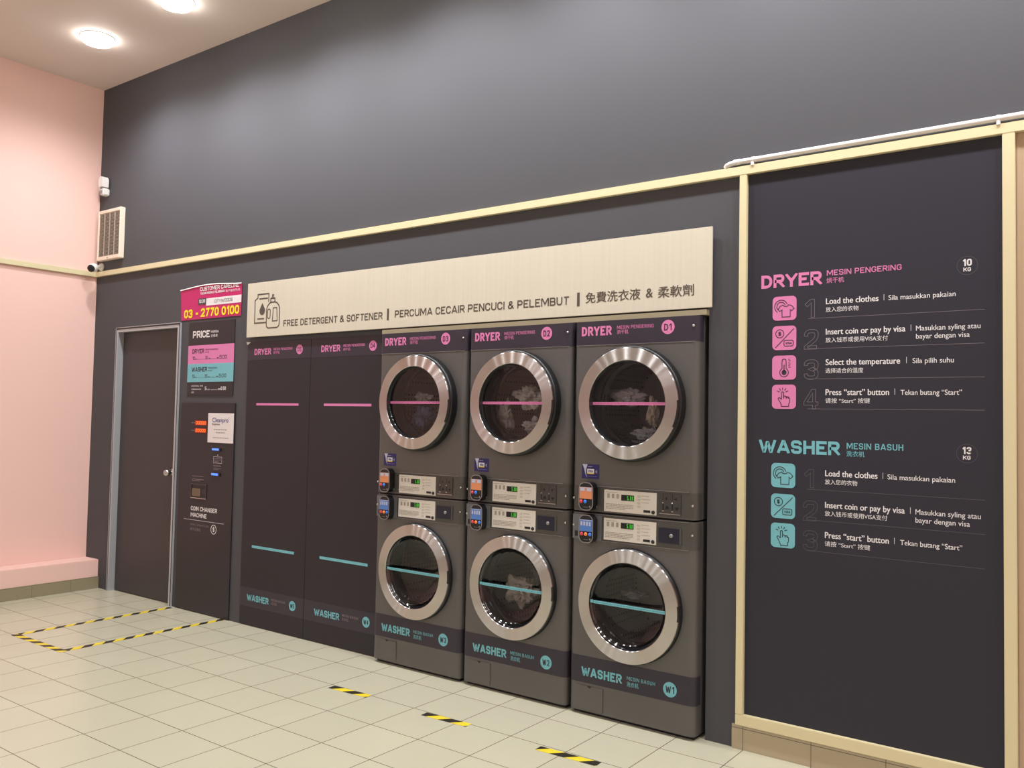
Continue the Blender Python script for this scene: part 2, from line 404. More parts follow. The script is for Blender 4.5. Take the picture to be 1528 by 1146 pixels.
def typed(text, x0, x1, z0, z1, bold=0.0, fit='cap'):
    """mixed-case text: z0 baseline, z1 cap height ('cap'), or fitted to its own box ('box')"""
    global CAP
    if CAP is None: CAP = max(p[1] for p in type_raw('H')[0])
    v, f = type_raw(text)
    ax, bx = min(p[0] for p in v), max(p[0] for p in v); az, bz = min(p[1] for p in v), max(p[1] for p in v)
    if fit == 'cap': az, bz = 0.0, CAP
    H = z1 - z0; d = bold * H
    sx = (x1 - x0 - d) / (bx - ax); sz = H / (bz - az)
    vs_, fs = [], []
    offs = [(0, 0)] if not bold else [(0, 0), (d / 2, 0), (d, 0), (d / 2, d * .25), (d / 2, -d * .25)]
    for lay, (ox, oz) in enumerate(offs):
        k = len(vs_); vs_ += [(x0 + ox + (p[0] - ax) * sx, z0 + oz + (p[1] - az) * sz, lay) for p in v]; fs += [[i + k for i in q] for q in f]
    return vs_, fs
FIGURE = {'1': [(0, .74), (.7, 1), (1, 1), (1, 0)], '2': [(0, .70), (0, 1, 1), (1, 1, 1), (1, .56, 1), (0, .02), (0, 0), (1, 0)],
          '3': [(0, .76), (0, 1, 1), (1, 1, 1), (1, .54, 1), (.55, .52), (1, .50, 1), (1, 0, 1), (0, 0, 1), (0, .24)]}
def figure_outline(ch, x0, x1, z0, z1, w, weight=.17):
    """hollow figure: a thin line round a thick stroke"""
    H = z1 - z0; t = weight * H
    mp = lambda p: (x0 + t / 2 + p[0] * (x1 - x0 - t), z0 + t / 2 + p[1] * (H - t)) + ((1,) if len(p) > 2 else ())
    if ch == '4':
        L = [[(.62, 0), (.62, .20), (0, .20), (0, .36), (.55, 1), (.82, 1), (.82, .36), (1, .36), (1, .20), (.82, .20), (.82, 0)], [(.22, .36), (.62, .82), (.62, .36)]]
        loops = [[(x0 + a * (x1 - x0), z0 + b * H) for a, b in q] for q in L]
    else:
        v, f = ribbon(arc_corners([mp(p) for p in FIGURE[ch]], .22 * H, False), t)
        loops = [[(a, min(z1, max(z0, b))) for a, b in v[0::2] + v[1::2][::-1]]]
    vs_, fs = [], []
    for q in loops:
        rv, rf = ribbon(q, w, True); k = len(vs_); vs_ += rv; fs += [[i + k for i in g] for g in rf]
    return vs_, fs
def smallprint(m, x0, x1, z0, z1, lines, y, seed=1):
    """print too small to read in the photo: rows of short bars"""
    rnd = random.Random(seed); pitch = (z1 - z0) / lines
    for i in range(lines):
        z = z1 - (i + .5) * pitch; x = x0; end = x0 + (x1 - x0) * (1 if i < lines - 1 or lines == 1 else rnd.uniform(.5, .9))
        while x < end:
            w = min(rnd.uniform(.6, 2.0) * pitch * 1.2, end - x); m.flat(rect2(x, x + w, z - pitch * .22, z + pitch * .22), y); x += w + pitch * .35
    return m
#=====SETTING=====
X0, X1, Y0, H = -5.11, 4.5, -6.6, 4.25      # pink wall, far end, front of shop, ceiling
RAIL0, RAIL1, RAILY = 2.616, 2.658, -0.024
OPEN0, OPEN1, OPENZ = -1.632, 0.497, 1.985  # recess the machines stand in
T = 0.12

floor = MB().box(X0 - .12, X1 + .12, Y0 - .12, 1.2, -0.1, 0).build('floor', FLOORTILE)
structure(floor, 'cream square floor tiles with thin dark joints', 'floor')
ceiling = MB().box(X0 - .12, X1 + .12, Y0 - .12, 1.2, H, H + .1).build('ceiling', CEIL)
structure(ceiling, 'plain off-white painted ceiling', 'ceiling')
w = MB()
for a in ((X0, -4.72, 0, H), (-4.72, -3.84, 2.14, H), (-3.84, OPEN0, 0, H), (OPEN0, OPEN1, OPENZ, H), (OPEN1, 1.76, 0, H), (1.76, X1 + .12, RAIL0, H)):
    w.box(a[0], a[1], 0, T, a[2], a[3])
structure(w.build('wall_back', GREY), 'tall dark grey painted wall behind the machines', 'wall')
structure(MB().box(1.76, X1 + .12, 0, T, 0, RAIL0).build('wall_back.001', BEIGE_WALL), 'peach beige wall section beyond the cream post', 'wall')
structure(MB().box(X0 - .12, X0, Y0, T, 0, H).build('wall_left', PINK), 'pale pink painted side wall', 'wall')
structure(MB().box(X1, X1 + .12, Y0, 0, 0, H).build('wall_right', PINK), 'pale pink painted wall at the other end of the shop', 'wall')
structure(MB().box(X0, X1, Y0 - .12, Y0, 0, H).build('wall_front', mat('mauve_grey_paint', (176, 164, 164), .6)), 'mauve grey painted wall opposite the machines', 'wall')
# dark service space behind the machine recess
b = MB()
for a in ((OPEN0 - .06, OPEN0, T, 1.15, 0, 2.1), (OPEN1, OPEN1 + .06, T, 1.15, 0, 2.1), (OPEN0 - .06, OPEN1 + .06, 1.15, 1.2, 0, 2.1), (OPEN0 - .06, OPEN1 + .06, T, 1.15, 2.1, 2.16)): b.box(*a)
structure(b.build('wall_recess', BODYSIDE), 'dark walls of the recess the machines stand in', 'wall')
structure(MB().box(-4.74, -3.82, T, T + .04, 0, 2.2).build('wall_door_backing', DOORGREY), 'dark wall behind the service door', 'wall')

# pink ledge at the foot of the pink wall, with its tile skirting
structure(MB().box(X0, -4.90, Y0, -0.0005, 0, 0.236, 0.004).build('wall_left_ledge', PINK), 'low pink ledge along the foot of the pink wall', 'wall')
structure(MB().box(-4.90, -4.888, Y0, -0.0005, 0, 0.097, 0.001).build('baseboard_left', TILESKIRT_L), 'olive beige tile skirting on the pink ledge', 'skirting')
structure(MB().box(0.63, X1, -0.012, 0, 0, 0.108, 0.001).build('baseboard_back', TILESKIRT), 'beige tile skirting under the cream frame', 'skirting')

# cream painted rails and posts
structure(MB().box(X0, X1, RAILY, 0, RAIL0, RAIL1, 0.002).build('trim_1', CREAM), 'long cream rail across the dark grey wall', 'rail')
structure(MB().box(X0, X0 + .024, Y0, RAILY, RAIL0, RAIL1, 0.002).build('trim_2', CREAM), 'cream rail across the pink wall', 'rail')
structure(MB().box(0.650, 0.685, RAILY, 0, 0.159, RAIL0, 0.002).build('trim_3', CREAM), 'cream post between the machines and the instruction panel', 'post')
structure(MB().box(1.715, 1.759, RAILY, 0, 0.0, RAIL0, 0.002).build('trim_4', CREAM), 'cream post on the far side of the instruction panel', 'post')
structure(MB().box(0.650, 1.715, RAILY, 0, 0.110, 0.159, 0.002).build('trim_5', CREAM), 'cream bottom rail under the instruction panel', 'rail')
structure(MB().box(OPEN0, OPEN1, -0.03, T, 1.976, 2.001).build('trim_6', mat('beige_filler', (162, 152, 124), .5)), 'beige filler strip above the dryers', 'trim')

# ------------------------------------------------------------------ service door
door = thing('door_1', 'dark grey flush service door in a pale steel frame', 'door', (-4.28, 0, 0)); door['kind'] = 'structure'
dx = 4.28
f = MB()
for s, e, t_ in ((-4.745, -4.740, 2.165), (-4.726, -4.7205, 2.146), (-3.8395, -3.834, 2.146), (-3.820, -3.815, 2.165)): f.box(s + dx, e + dx, -.015, -.0005, 0, t_, .001)
f.box(-4.745 + dx, -3.815 + dx, -.015, -.0005, 2.160, 2.165, .001); f.box(-4.726 + dx, -3.834 + dx, -.015, -.0005, 2.1405, 2.146, .001)
for s, e in ((-4.7195, -4.708), (-3.852, -3.8405)): f.box(s + dx, e + dx, -.014, .11, 0, 2.139)
f.box(-4.708 + dx, -3.852 + dx, -.014, .11, 2.126, 2.139)
g = MB()
for s, e in ((-4.740, -4.726), (-3.834, -3.820)): g.box(s + dx, e + dx, -.011, -.0005, 0, 2.160)
g.box(-4.740 + dx, -3.820 + dx, -.011, -.0005, 2.146, 2.160)
g.build('casing', DOORGREY, door)
f.build('door_frame', STEEL, door)
leaf = MB().box(-4.706 + dx, -3.854 + dx, .036, .076, .006, 2.124, .002).build('door_leaf', DOORGREY, door)
k = MB().lathe([(0.0, -.062), (.018, -.06), (.027, -.045), (.026, -.03), (.014, -.018), (.012, -.002), (.030, .004), (.032, .012), (0, .012)], 0, 0, 32)
k.build('knob', CHROME_S, leaf, (-3.925 + dx, .024, 1.005))

# ------------------------------------------------------------------ ceiling downlights: wall row, and an added far row as fill
def ordinal(i): return ('first', 'second', 'third', 'fourth', 'fifth', 'sixth', 'seventh', 'eighth', 'ninth')[i]
def make_downlight_or_fill(i, j, x, y, gain):
    lab = 'round ceiling downlight, %s from pink wall, %s row from grey wall (second row: added fill)' % (ordinal(i), ordinal(j))
    t = thing('downlight_or_fill', lab, 'downlight', (x, y, H), 'round ceiling downlights')
    tr = MB().lathez([(.112, 0), (.120, -.001), (.120, -.004), (.116, -.006), (.110, -.004)], 0, 0).build('trim_ring', WHITE, t)
    dm = MB().lathez([(.113, -.003), (.110, -.020), (.095, -.042), (.055, -.058), (.001, -.063)], 0, 0).build('diffuser', LAMPGLOW, t)
    L = bpy.data.lights.new('downlight_or_fill_lamp', 'SPOT'); L.energy = LAMP_POWER * gain; L.color = LAMP_COLOR
    L.spot_size = math.radians(162); L.spot_blend = 1.0; L.shadow_soft_size = 0.07
    lo = bpy.data.objects.new('downlight_or_fill_lamp', L); COL.objects.link(lo); lo.parent = t; lo.location = (0, 0, -.14)
    return t
for j, y in enumerate(LAMP_ROWS):
    for i, x in enumerate(LAMP_COLS): make_downlight_or_fill(i, j, x, y, LAMP_ROW_GAIN[j])
#=====WALLTHINGS=====
# ------------------------------------------------------------------ conduit above the rail
cd = MB().tube([(.578, 0, 2.668), (.578, -.008, 2.669), (.585, -.015, 2.672), (.600, -.018, 2.676), (.625, -.018, 2.680), (.70, -.018, 2.680), (X1 - .01, -.018, 2.680)], .0122, 14)
cond = thing('conduit_pipe', 'white plastic conduit pipe running along the top of the cream rail', 'pipe', (0, 0, 0))
cd.build('pipe', WHITE, cond)
MB().tube([(.622, -.018, 2.680), (.650, -.018, 2.680)], .0142, 14).build('elbow_sleeve', WHITE, cond)
for x in (.711, 1.703, 2.7, 3.7):
    m = MB(); m.tube([(x - .007, -.018, 2.680), (x + .007, -.018, 2.680)], .0142, 14); m.box(x - .007, x + .007, -.030, -.002, RAIL1 - .006, 2.672, .002); m.build('clip', WHITE, cond)

# ------------------------------------------------------------------ exhaust fan grille
v = thing('exhaust_fan', 'square off-white exhaust fan with slotted grille high beside the pink wall', 'exhaust fan', (-4.88, 0, 2.95))
a0, a1, b0, b1 = -.142, .178, -.172, .192
m = MB(); fy = -.045
for r in ((-.165, a0, b0 - .033, b1 + .03), (a1, .192, b0 - .033, b1 + .03)): m.box(r[0], r[1], fy, 0, r[2], r[3], .004)
m.box(a0, a1, fy, 0, b1, b1 + .03, .004); m.box(a0, a1, fy, 0, b0 - .033, b0, .004)
v['label'] = 'square off-white exhaust fan with slotted grille high on the grey wall'
fan_frame = m.build('frame', OFFWHITE, v)
MB().box(a0, a1, -.012, -.002, b0, b1).build('backing', mat('dusty_grey', (70, 62, 58), .7), v)
m = MB()
for i in range(34):
    z = b0 + (b1 - b0) * (i + .5) / 34; m.box(a0, a1, -.040, -.034, z - .0018, z + .0018)
for i in (1, 2, 3):
    x = a0 + (a1 - a0) * i / 4; m.box(x - .004, x + .004, -.042, -.032, b0, b1)
m.build('grille', mat('greyed_plastic', (176, 164, 150), .5), v)
MB().lathe([(0, -.048), (.006, -.047), (.006, -.044)], .012, b0 - .018, 16).build('badge', mat('grey_dot', (150, 130, 115), .5), v)

# ------------------------------------------------------------------ motion sensor
s = thing('motion_sensor', 'white motion sensor head mounted above the exhaust fan', 'motion sensor', (-4.978, 0, 3.36))
m = MB(); out = [(-.029, .012), (.029, .012), (.032, .06), (.027, .085), (.012, .1), (-.012, .1), (-.027, .085), (-.032, .06)]
m.slab(out, -.072, -.015); fix_normals(m.build('sensor_head', WHITE, s))
m = MB(); m.box(-.028, .028, -.06, 0, -.058, .004, .008); mt = m.build('mounting_block', WHITE, s)
MB().box(-.017, .017, -.0625, -.0595, -.045, -.015).build('lens_window', mat('grey_lens', (150, 150, 156), .3), s)

# ------------------------------------------------------------------ small bullet camera
c = thing('security_camera', 'small white round security camera above the rail by the pink wall', 'camera', (-5.03, 0, 2.70))
MB().lathe([(0, -.022), (.026, -.02), (.034, -.008), (.034, 0)], 0, 0, 28).build('base', WHITE, c)
MB().tube([(0, -.015, 0), (.02, -.05, -.004), (.05, -.085, -.012)], .012).build('arm', WHITE, c)
d = Vector((.55, -.78, -.30)).normalized(); u = d.cross(Vector((0, 0, 1))).normalized(); w_ = u.cross(d)
def spin(prof, n=28):
    k = len(prof); vs_ = [tuple(d * t + u * r * math.cos(2 * PI * i / n) + w_ * r * math.sin(2 * PI * i / n)) for i in range(n) for r, t in prof]
    return vs_, [[i * k + q, ((i + 1) % n) * k + q, ((i + 1) % n) * k + q + 1, i * k + q + 1] for i in range(n) for q in range(k - 1)]
hd = MB().raw(*spin([(.001, -.052), (.018, -.049), (.03, -.036), (.036, -.012), (.037, .01), (.034, .032), (.031, .036)]), True).build('camera_body', WHITE, c, (.078, -.118, -.03))
MB().raw(*spin([(.0315, .034), (.030, .040), (.012, .043), (.001, .044)]), True).build('lens_face', BLACK, hd)

# ------------------------------------------------------------------ long overhead sign
SIGN_K = 1.0101
SY = -.030
sg = thing('overhead_sign', 'long pale wooden sign board about free detergent and softener, above the machines', 'sign', (2.165 * (1 - SIGN_K), 0, 2.0 + (2.0 - 1.462) * (SIGN_K - 1)))
MB().box(-2.925, .537, SY, SY + .012, .004, .383, .0015).build('board', WOOD, sg)
MB().box(-2.88, .50, SY + .012, -.0005, .06, .35).build('backing', BODYSIDE, sg)
sg.scale = (SIGN_K, 1, SIGN_K)
def on(o, parent_z): return o
m = MB(); y = SY - .0008; z0, z1 = .0625, .106
m.flat(block('FREE DETERGENT & SOFTENER', -2.527, -1.595, z0, z1, .168, .50, .14), y)
m.build('english_lettering', DARKINK, sg)
m = MB().flat(block('PERCUMA CECAIR PENCUCI & PELEMBUT', -1.491, -.247, .0655, .109, .168, .50, .14), y).build('malay_lettering', DARKINK, sg)
m = MB().flat(typed('免費洗衣液', -.147, .167, .065, .120, .03, 'box'), y).flat(typed('柔軟劑', .262, .449, .065, .120, .03, 'box'), y).flat(typed('&', .197, .235, .071, .115, .05, 'box'), y).build('chinese_lettering', DARKINK, sg)
for x in (-1.549, -.190): MB().flat(rect2(x - .008, x + .008, .053, .124), y).build('divider', DARKINK, sg)
m = MB(); W = .009; oz = -2.0
def P(*pts): return [(a, b + oz) for a, b in pts]
m.flat(ribbon(P((-2.715, 2.100), (-2.838, 2.100), (-2.838, 2.258), (-2.808, 2.275), (-2.808, 2.298), (-2.690, 2.298), (-2.690, 2.240)), W), y)
m.flat(ribbon(P((-2.792, 2.267), (-2.70, 2.267)), W), y).flat(ribbon(P((-2.808, 2.128), (-2.735, 2.128)), W), y)
dp = [(-2.757, 2.237)] + [(-2.757 + .030 * math.cos(a), 2.183 + .030 * math.sin(a)) for a in [PI * .14 - i * PI * 1.28 / 14 for i in range(15)]]
m.flat(poly([(a, b + oz) for a, b in dp]), y)
body = [(-2.710, 2.060, 1), (-2.710, 2.200, .6), (-2.678, 2.236, 1), (-2.604, 2.236, 1), (-2.572, 2.200, .6), (-2.572, 2.060, 1)]
m.flat(ribbon([(a, b + oz) for a, b in arc_corners(body, .03, True)], W, True), y)
m.flat(ribbon(P((-2.668, 2.238), (-2.668, 2.262), (-2.624, 2.262), (-2.624, 2.238)), W), y).flat(ribbon(P((-2.656, 2.262), (-2.650, 2.286), (-2.640, 2.286), (-2.636, 2.262)), W), y)
m.flat(ribbon([(a, b + oz) for a, b in arc_corners([(-2.698, 2.126, 1), (-2.698, 2.190, 1), (-2.670, 2.190, 1), (-2.670, 2.126, 1)], .014, True)], W * .8, True), y)
m.flat(ribbon(P((-2.645, 2.106), (-2.638, 2.196), (-2.602, 2.196), (-2.594, 2.106)), W * .8, True), y)
m.build('detergent_icon', DARKINK, sg)

# ------------------------------------------------------------------ instruction panel inside the cream frame
ip = thing('instruction_panel', 'large dark instruction panel listing dryer and washer steps inside the cream frame', 'instruction panel', (0, 0, 0))
sheet = MB().box(.685, 1.715, -.004, -.0003, .159, RAIL0).build('panel_sheet', PANELNAVY, ip)
y = -.0046
MB().flat(block('DRYER', .750, 1.020, 2.081, 2.141, .22, .62, .10), y).build('dryer_heading', PINKINK, ip)
MB().flat(block('MESIN PENGERING', 1.042, 1.346, 2.117, 2.141, .16, .60, .16), y).flat(typed('烘干机', 1.041, 1.115, 2.084, 2.108, .025, 'box'), y).build('dryer_subheading', PINKINK, ip)
MB().flat(block('WASHER', .745, 1.099, 1.338, 1.397, .22, .62, .10), y).build('washer_heading', CYANINK, ip)
MB().flat(block('MESIN BASUH', 1.128, 1.353, 1.367, 1.393, .16, .60, .16), y).flat(typed('洗衣机', 1.127, 1.201, 1.335, 1.359, .025, 'box'), y).build('washer_subheading', CYANINK, ip)
for cx, cz, num in ((1.590, 2.113, '10'), (1.587, 1.365, '13')):
    bd = MB().flat(ribbon(circle2(cx, cz, .037), .0012, True), y).build('capacity_badge', FAINTINK, ip)
    MB().flat(block(num, cx - .017, cx + .016, cz - .002, cz + .026, .2, .62, .12), y).flat(block('KG', cx - .014, cx + .013, cz - .024, cz - .008, .2, .7, .12), y).build('lettering', WHITEINK, bd)
def icon(kind, cx, cz, ink, parent):
    y1, y2 = -.0050, -.0056; h = .054; S = h / .5; W = .0032
    t = MB().flat(poly(rrect(cx - h, cx + h, cz - h, cz + h, .019)), y1).build('icon_tile', ink, parent)
    m = MB(); q = lambda *pts: [(cx + (a - .5) * 2 * h, cz + (.5 - b) * 2 * h) + tuple(r) for a, b, *r in pts]
    if kind == 'clothes':
        m.flat(ribbon(q((.33, .40), (.44, .36), (.50, .42), (.62, .42), (.68, .36), (.80, .40), (.90, .52), (.80, .62), (.74, .56), (.74, .86), (.40, .86), (.40, .56), (.30, .62), (.23, .54)), W, True), y2)
        m.flat(ribbon([(cx + (.36 + .27 * math.cos(a) - .5) * 2 * h, cz + (.5 - .42 + .27 * math.sin(a)) * 2 * h) for a in [PI * (.10 + 1.22 * i / 24) for i in range(25)]], W), y2)
        m.flat(ribbon([(cx + (.36 + .18 * math.cos(a) - .5) * 2 * h, cz + (.5 - .42 + .18 * math.sin(a)) * 2 * h) for a in [PI * (.12 + 1.15 * i / 20) for i in range(21)]], W), y2)
    elif kind == 'pay':
        m.flat(ribbon(q((.13, .90), (.90, .12)), W), y2)
        m.flat(ribbon(circle2(cx - .19 * 2 * h, cz + .18 * 2 * h, .17 * 2 * h), W, True), y2)
        m.flat(block('$', cx - .25 * 2 * h, cx - .13 * 2 * h, cz + .09 * 2 * h, cz + .27 * 2 * h, .17, .62), y2)
        m.flat(ribbon(rrect(cx - .01 * 2 * h, cx + .37 * 2 * h, cz - .34 * 2 * h, cz - .10 * 2 * h, .006), W, True), y2)
        m.flat(block('VISA', cx + .05 * 2 * h, cx + .31 * 2 * h, cz - .265 * 2 * h, cz - .175 * 2 * h, .2, .75, .12), y2)
    elif kind == 'temp':
        m.flat(disc2(cx, cz - .20 * 2 * h, .105 * 2 * h, 24), y2).flat(ribbon(q((.5, .68), (.5, .38)), W * 1.3), y2)
        o = [(cx - .085 * 2 * h, cz + .27 * 2 * h)] + [(cx + .085 * 2 * h * math.cos(PI - PI * i / 8), cz + (.27 + .085 * math.sin(PI * i / 8)) * 2 * h) for i in range(9)]
        o += [(cx + .18 * 2 * h * math.cos(a), cz + (-.20 + .18 * math.sin(a)) * 2 * h) for a in [PI * .34 - PI * 1.68 * i / 20 for i in range(21)]]
        m.flat(ribbon(o, W, True), y2)
        for i in range(6): m.flat(ribbon(q((.68, .16 + i * .065), (.78 if i % 2 else .74, .16 + i * .065)), W * .7), y2)
    else:
        m.flat(ribbon(arc_corners(q((.40, .90), (.38, .78, 1), (.25, .58, 1), (.30, .52, 1), (.40, .60), (.40, .30, 1), (.49, .30, 1), (.49, .48), (.57, .46, 1), (.60, .52), (.65, .48, 1), (.68, .55), (.74, .53, 1), (.74, .72), (.70, .80), (.70, .90)), .006, True), W, True), y2)
        for x in (.49, .60, .68): m.flat(ribbon(q((x, .48), (x, .58)), W), y2)
        for a, b2, c2, d2 in ((.445, .22, .445, .12), (.36, .24, .31, .15), (.53, .24, .58, .15), (.32, .30, .21, .26), (.57, .30, .68, .26)): m.flat(ribbon(q((a, b2), (c2, d2)), W), y2)
    m.build('icon_drawing', BANDINK, t)
steps = [  # (first line z top, icon z centre, figure, kind, english, x1, chinese, x1, bar x, malay lines)
 ('dry', 1.986, '1', 'clothes', 'Load the clothes', 1.256, '放入您的衣物', 1.175, 1.277, [('Sila masukkan pakaian', 1.295, 1.548)], 1.934),
 ('dry', 1.853, '2', 'pay', 'Insert coin or pay by visa', 1.361, '放入钱币或使用VISA支付', 1.293, 1.382, [('Masukkan syling atau', 1.401, 1.636), ('bayar dengan visa', 1.401, 1.598)], 1.801),
 ('dry', 1.720, '3', 'temp', 'Select the temperature', 1.341, '选择适合的温度', 1.195, 1.365, [('Sila pilih suhu', 1.388, 1.541)], 1.668),
 ('dry', 1.590, '4', 'press', 'Press “start” button', 1.298, '请按 “Start” 按键', 1.222, 1.320, [('Tekan butang “Start”', 1.342, 1.570)], 1.537),
 ('wash', 1.240, '1', 'clothes', 'Load the clothes', 1.253, '放入您的衣物', 1.172, 1.274, [('Sila masukkan pakaian', 1.292, 1.545)], 1.186),
 ('wash', 1.104, '2', 'pay', 'Insert coin or pay by visa', 1.359, '放入钱币或使用VISA支付', 1.292, 1.380, [('Masukkan syling atau', 1.399, 1.635), ('bayar dengan visa', 1.399, 1.597)], 1.053),
 ('wash', .975, '3', 'press', 'Press “start” button', 1.298, '请按 “Start” 按键', 1.224, 1.319, [('Tekan butang “Start”', 1.341, 1.570)], .920)]
for sect, cz, fig, kind, en, ex, zh, zx, bx, ml, lz in steps:
    icon(kind, .857 if sect == 'dry' else .856, cz, PINKINK if sect == 'dry' else CYANINK, ip)
    MB().flat(typed(en, 1.0385, ex, cz + .007, cz + .032, .055), y).build('english_lettering', WHITEINK, ip)
    MB().flat(typed(zh, 1.038, zx, cz - .028, cz - .006, .012, 'box'), y).build('chinese_lettering', WHITEINK, ip)
    MB().flat(ribbon([(bx, cz + .008), (bx, cz + .034)], .0016), y).build('divider', WHITEINK, ip)
    m = MB()
    for i, (tx, a, b_) in enumerate(ml): m.flat(typed(tx, a, b_, cz + .0075 - i * .033, cz + .028 - i * .033, .02), y)
    m.build('malay_lettering', WHITEINK, ip)
    m = MB().flat(figure_outline(fig, .946, 1.007 if fig != '1' else .990, cz - .054, cz + .032, .0017), y)
    m.flat(ribbon([(.962, lz), (1.650, lz)], .0016), y).build('step_figure', GREYINK if sect == 'dry' else FAINTINK, ip)

# ------------------------------------------------------------------ blanking panels for the missing machines
def blank_panel(x0, x1, label, d, d_sub, d_dot, w, w_sub, w_dot, dn, wn, ps, bs):
    t = thing('blank_panel', label, 'panel', (0, 0, 0), 'dark blanking panels')
    sh = MB().box(x0, x1, -.006, -.0003, .004, 1.975, .001).build('panel_sheet', PANELDARK, t)
    y1, y2, y3 = -.0066, -.0072, -.0078
    hb = MB().flat(rect2(x0 + .001, x1 - .001, 1.850, 1.974), y1).build('header_band', BANDDARK, t)
    MB().flat(block('DRYER', d[0], d[1], 1.884, 1.928, .21, .55, .10), y2).build('heading', PINKINK, hb)
    MB().flat(block('MESIN PENGERING', d_sub[0], d_sub[1], 1.911, 1.928, .15, .6, .2), y2).build('malay_lettering', PINKINK, hb)
    MB().flat(typed('烘干机', d_sub[0], d_sub[0] + .064, 1.886, 1.905, .02, 'box'), y2).build('chinese_lettering', PINKINK, hb)
    MB().flat(disc2(d_dot, 1.910, .033), y2).build('badge', PINKINK, hb)
    MB().flat(block(dn, d_dot - .020, d_dot + .020, 1.896, 1.924, .15, .65, .16), y3).build('badge_lettering', BANDINK, hb)
    fb = MB().flat(rect2(x0 + .001, x1 - .001, .132, .262), y1).build('footer_band', BANDDARK, t)
    MB().flat(block('WASHER', w[0], w[1], .174, .217, .21, .55, .10), y2).build('heading', CYANINK, fb)
    MB().flat(block('MESIN BASUH', w_sub[0], w_sub[1], .203, .219, .15, .6, .2), y2).build('malay_lettering', GREYINK, fb)
    MB().flat(typed('洗衣机', w_sub[0], w_sub[0] + .06, .178, .197, .02, 'box'), y2).build('chinese_lettering', GREYINK, fb)
    MB().flat(disc2(w_dot, .200, .033), y2).build('badge', CYANINK, fb)
    MB().flat(block(wn, w_dot - .021, w_dot + .021, .186, .214, .15, .65, .16), y3).build('badge_lettering', BANDINK, fb)
    MB().flat(poly(rrect(ps[0], ps[1], 1.5305, 1.5465, .003)), y1).build('pink_stripe', PINKINK, t)
    MB().flat(poly(rrect(bs[0], bs[1], .5395, .5575, .003)), y1).build('aqua_stripe', CYANINK, t)
    return t
p5 = blank_panel(-2.987, -2.313, 'dark blank panel marked D5 and W5, beside the coin changer', (-2.908, -2.727), (-2.699, -2.501), -2.428, (-2.907, -2.671), (-2.643, -2.497), -2.425, 'D5', 'W5', (-2.871, -2.422), (-2.871, -2.424))
blank_panel(-2.311, -1.637, 'dark blank panel marked D4 and W4, beside the tumbling machine D3', (-2.211, -2.030), (-2.000, -1.806), -1.733, (-2.208, -1.971), (-1.947, -1.800), -1.731, 'D4', 'W4', (-2.171, -1.733), (-2.171, -1.730))
m = MB().raw([(-2.990, -.007, 1.958), (-2.952, -.007, 1.977), (-2.984, -.022, 1.979), (-2.990, -.016, 1.970)], [[0, 1, 2, 3]]); m.build('peeled_corner', WHITEINK, p5)

# ------------------------------------------------------------------ price board
pb = thing('price_board', 'dark price board with pink and aqua bands above the coin changer', 'price board', (0, 0, 0))
MB().box(-3.714, -3.146, -.005, -.0003, 1.601, 2.153, .001).build('board', COINDARK, pb)
y1, y2 = -.0056, -.0062
MB().flat(block('PRICE', -3.660, -3.447, 2.034, 2.087, .20, .58, .11), y1).build('heading', WHITEINK, pb)
MB().flat(block('HARGA', -3.433, -3.340, 2.065, 2.084, .16, .6, .18), y1).build('malay_lettering', WHITEINK, pb)
MB().flat(typed('价格表', -3.431, -3.349, 2.033, 2.055, .02, 'box'), y1).build('chinese_lettering', WHITEINK, pb)
for nm, ink, za, zb, head, hx, sub, sx, zh, kg, mins in (('pink_band', PINKINK, 1.8385, 1.978, 'DRYER', -3.511, 'MESIN PENGERING', -3.338, '烘干机', '10', '30'), ('aqua_band', CYANINK, 1.7015, 1.8385, 'WASHER', -3.466, 'MESIN BASUH', -3.340, '洗衣机', '13', '35')):
    bd = MB().flat(rect2(-3.7145, -3.1455, za, zb), y1).build(nm, ink, pb)
    top = za + .112
    MB().flat(block(head, -3.660, hx, top - .034, top, .19, .5, .10), y2).build('heading', BANDINK, bd)
    MB().flat(block(sub, hx + .014, sx, top - .014, top - .003, .14, .6, .2), y2).flat(typed(zh, hx + .014, hx + .064, top - .034, top - .022, .0, 'box'), y2).build('subheading_lettering', BANDINK, bd)
    zl = za + .031
    m = MB().flat(block(kg, -3.655, -3.622, zl, zl + .025, .13, .55), y2).flat(block('KG', -3.617, -3.596, zl, zl + .010, .16, .6), y2)
    m.flat(block(mins, -3.494, -3.460, zl, zl + .025, .13, .55), y2).flat(block('MIN', -3.455, -3.424, zl, zl + .010, .16, .6), y2)
    m.flat(block('RM', -3.350, -3.324, zl, zl + .012, .16, .6), y2).flat(block('5.00', -3.317, -3.228, zl, zl + .027, .14, .55), y2)
    for a, b_ in ((-3.585, -3.505), (-3.412, -3.362)):
        for i in range(9):
            x = a + (b_ - a) * i / 8; m.flat(rect2(x - .0018, x + .0018, zl + .001, zl + .004), y2)
    m.build('price_lettering', BANDINK, bd)
m = MB().flat(block('ADDITIONAL TIME', -3.659, -3.511, 1.667, 1.678, .15, .6, .2), y1).flat(block('TAMBAHAN MASA', -3.658, -3.533, 1.642, 1.653, .15, .6, .2), y1).flat(typed('加时', -3.656, -3.622, 1.617, 1.631, 0, 'box'), y1).build('surcharge_lettering', WHITEINK, pb)
m = MB().flat(block('5', -3.485, -3.466, 1.640, 1.667, .15, .6), y1).flat(block('MIN', -3.460, -3.424, 1.640, 1.650, .16, .6), y1).flat(block('RM', -3.322, -3.296, 1.640, 1.654, .18, .6), y1).flat(block('0.50', -3.291, -3.229, 1.640, 1.666, .19, .55), y1)
for i in range(11): m.flat(rect2(-3.414 + i * .008, -3.410 + i * .008, 1.641, 1.645), y1)
m.build('price_lettering', WHITEINK, pb)

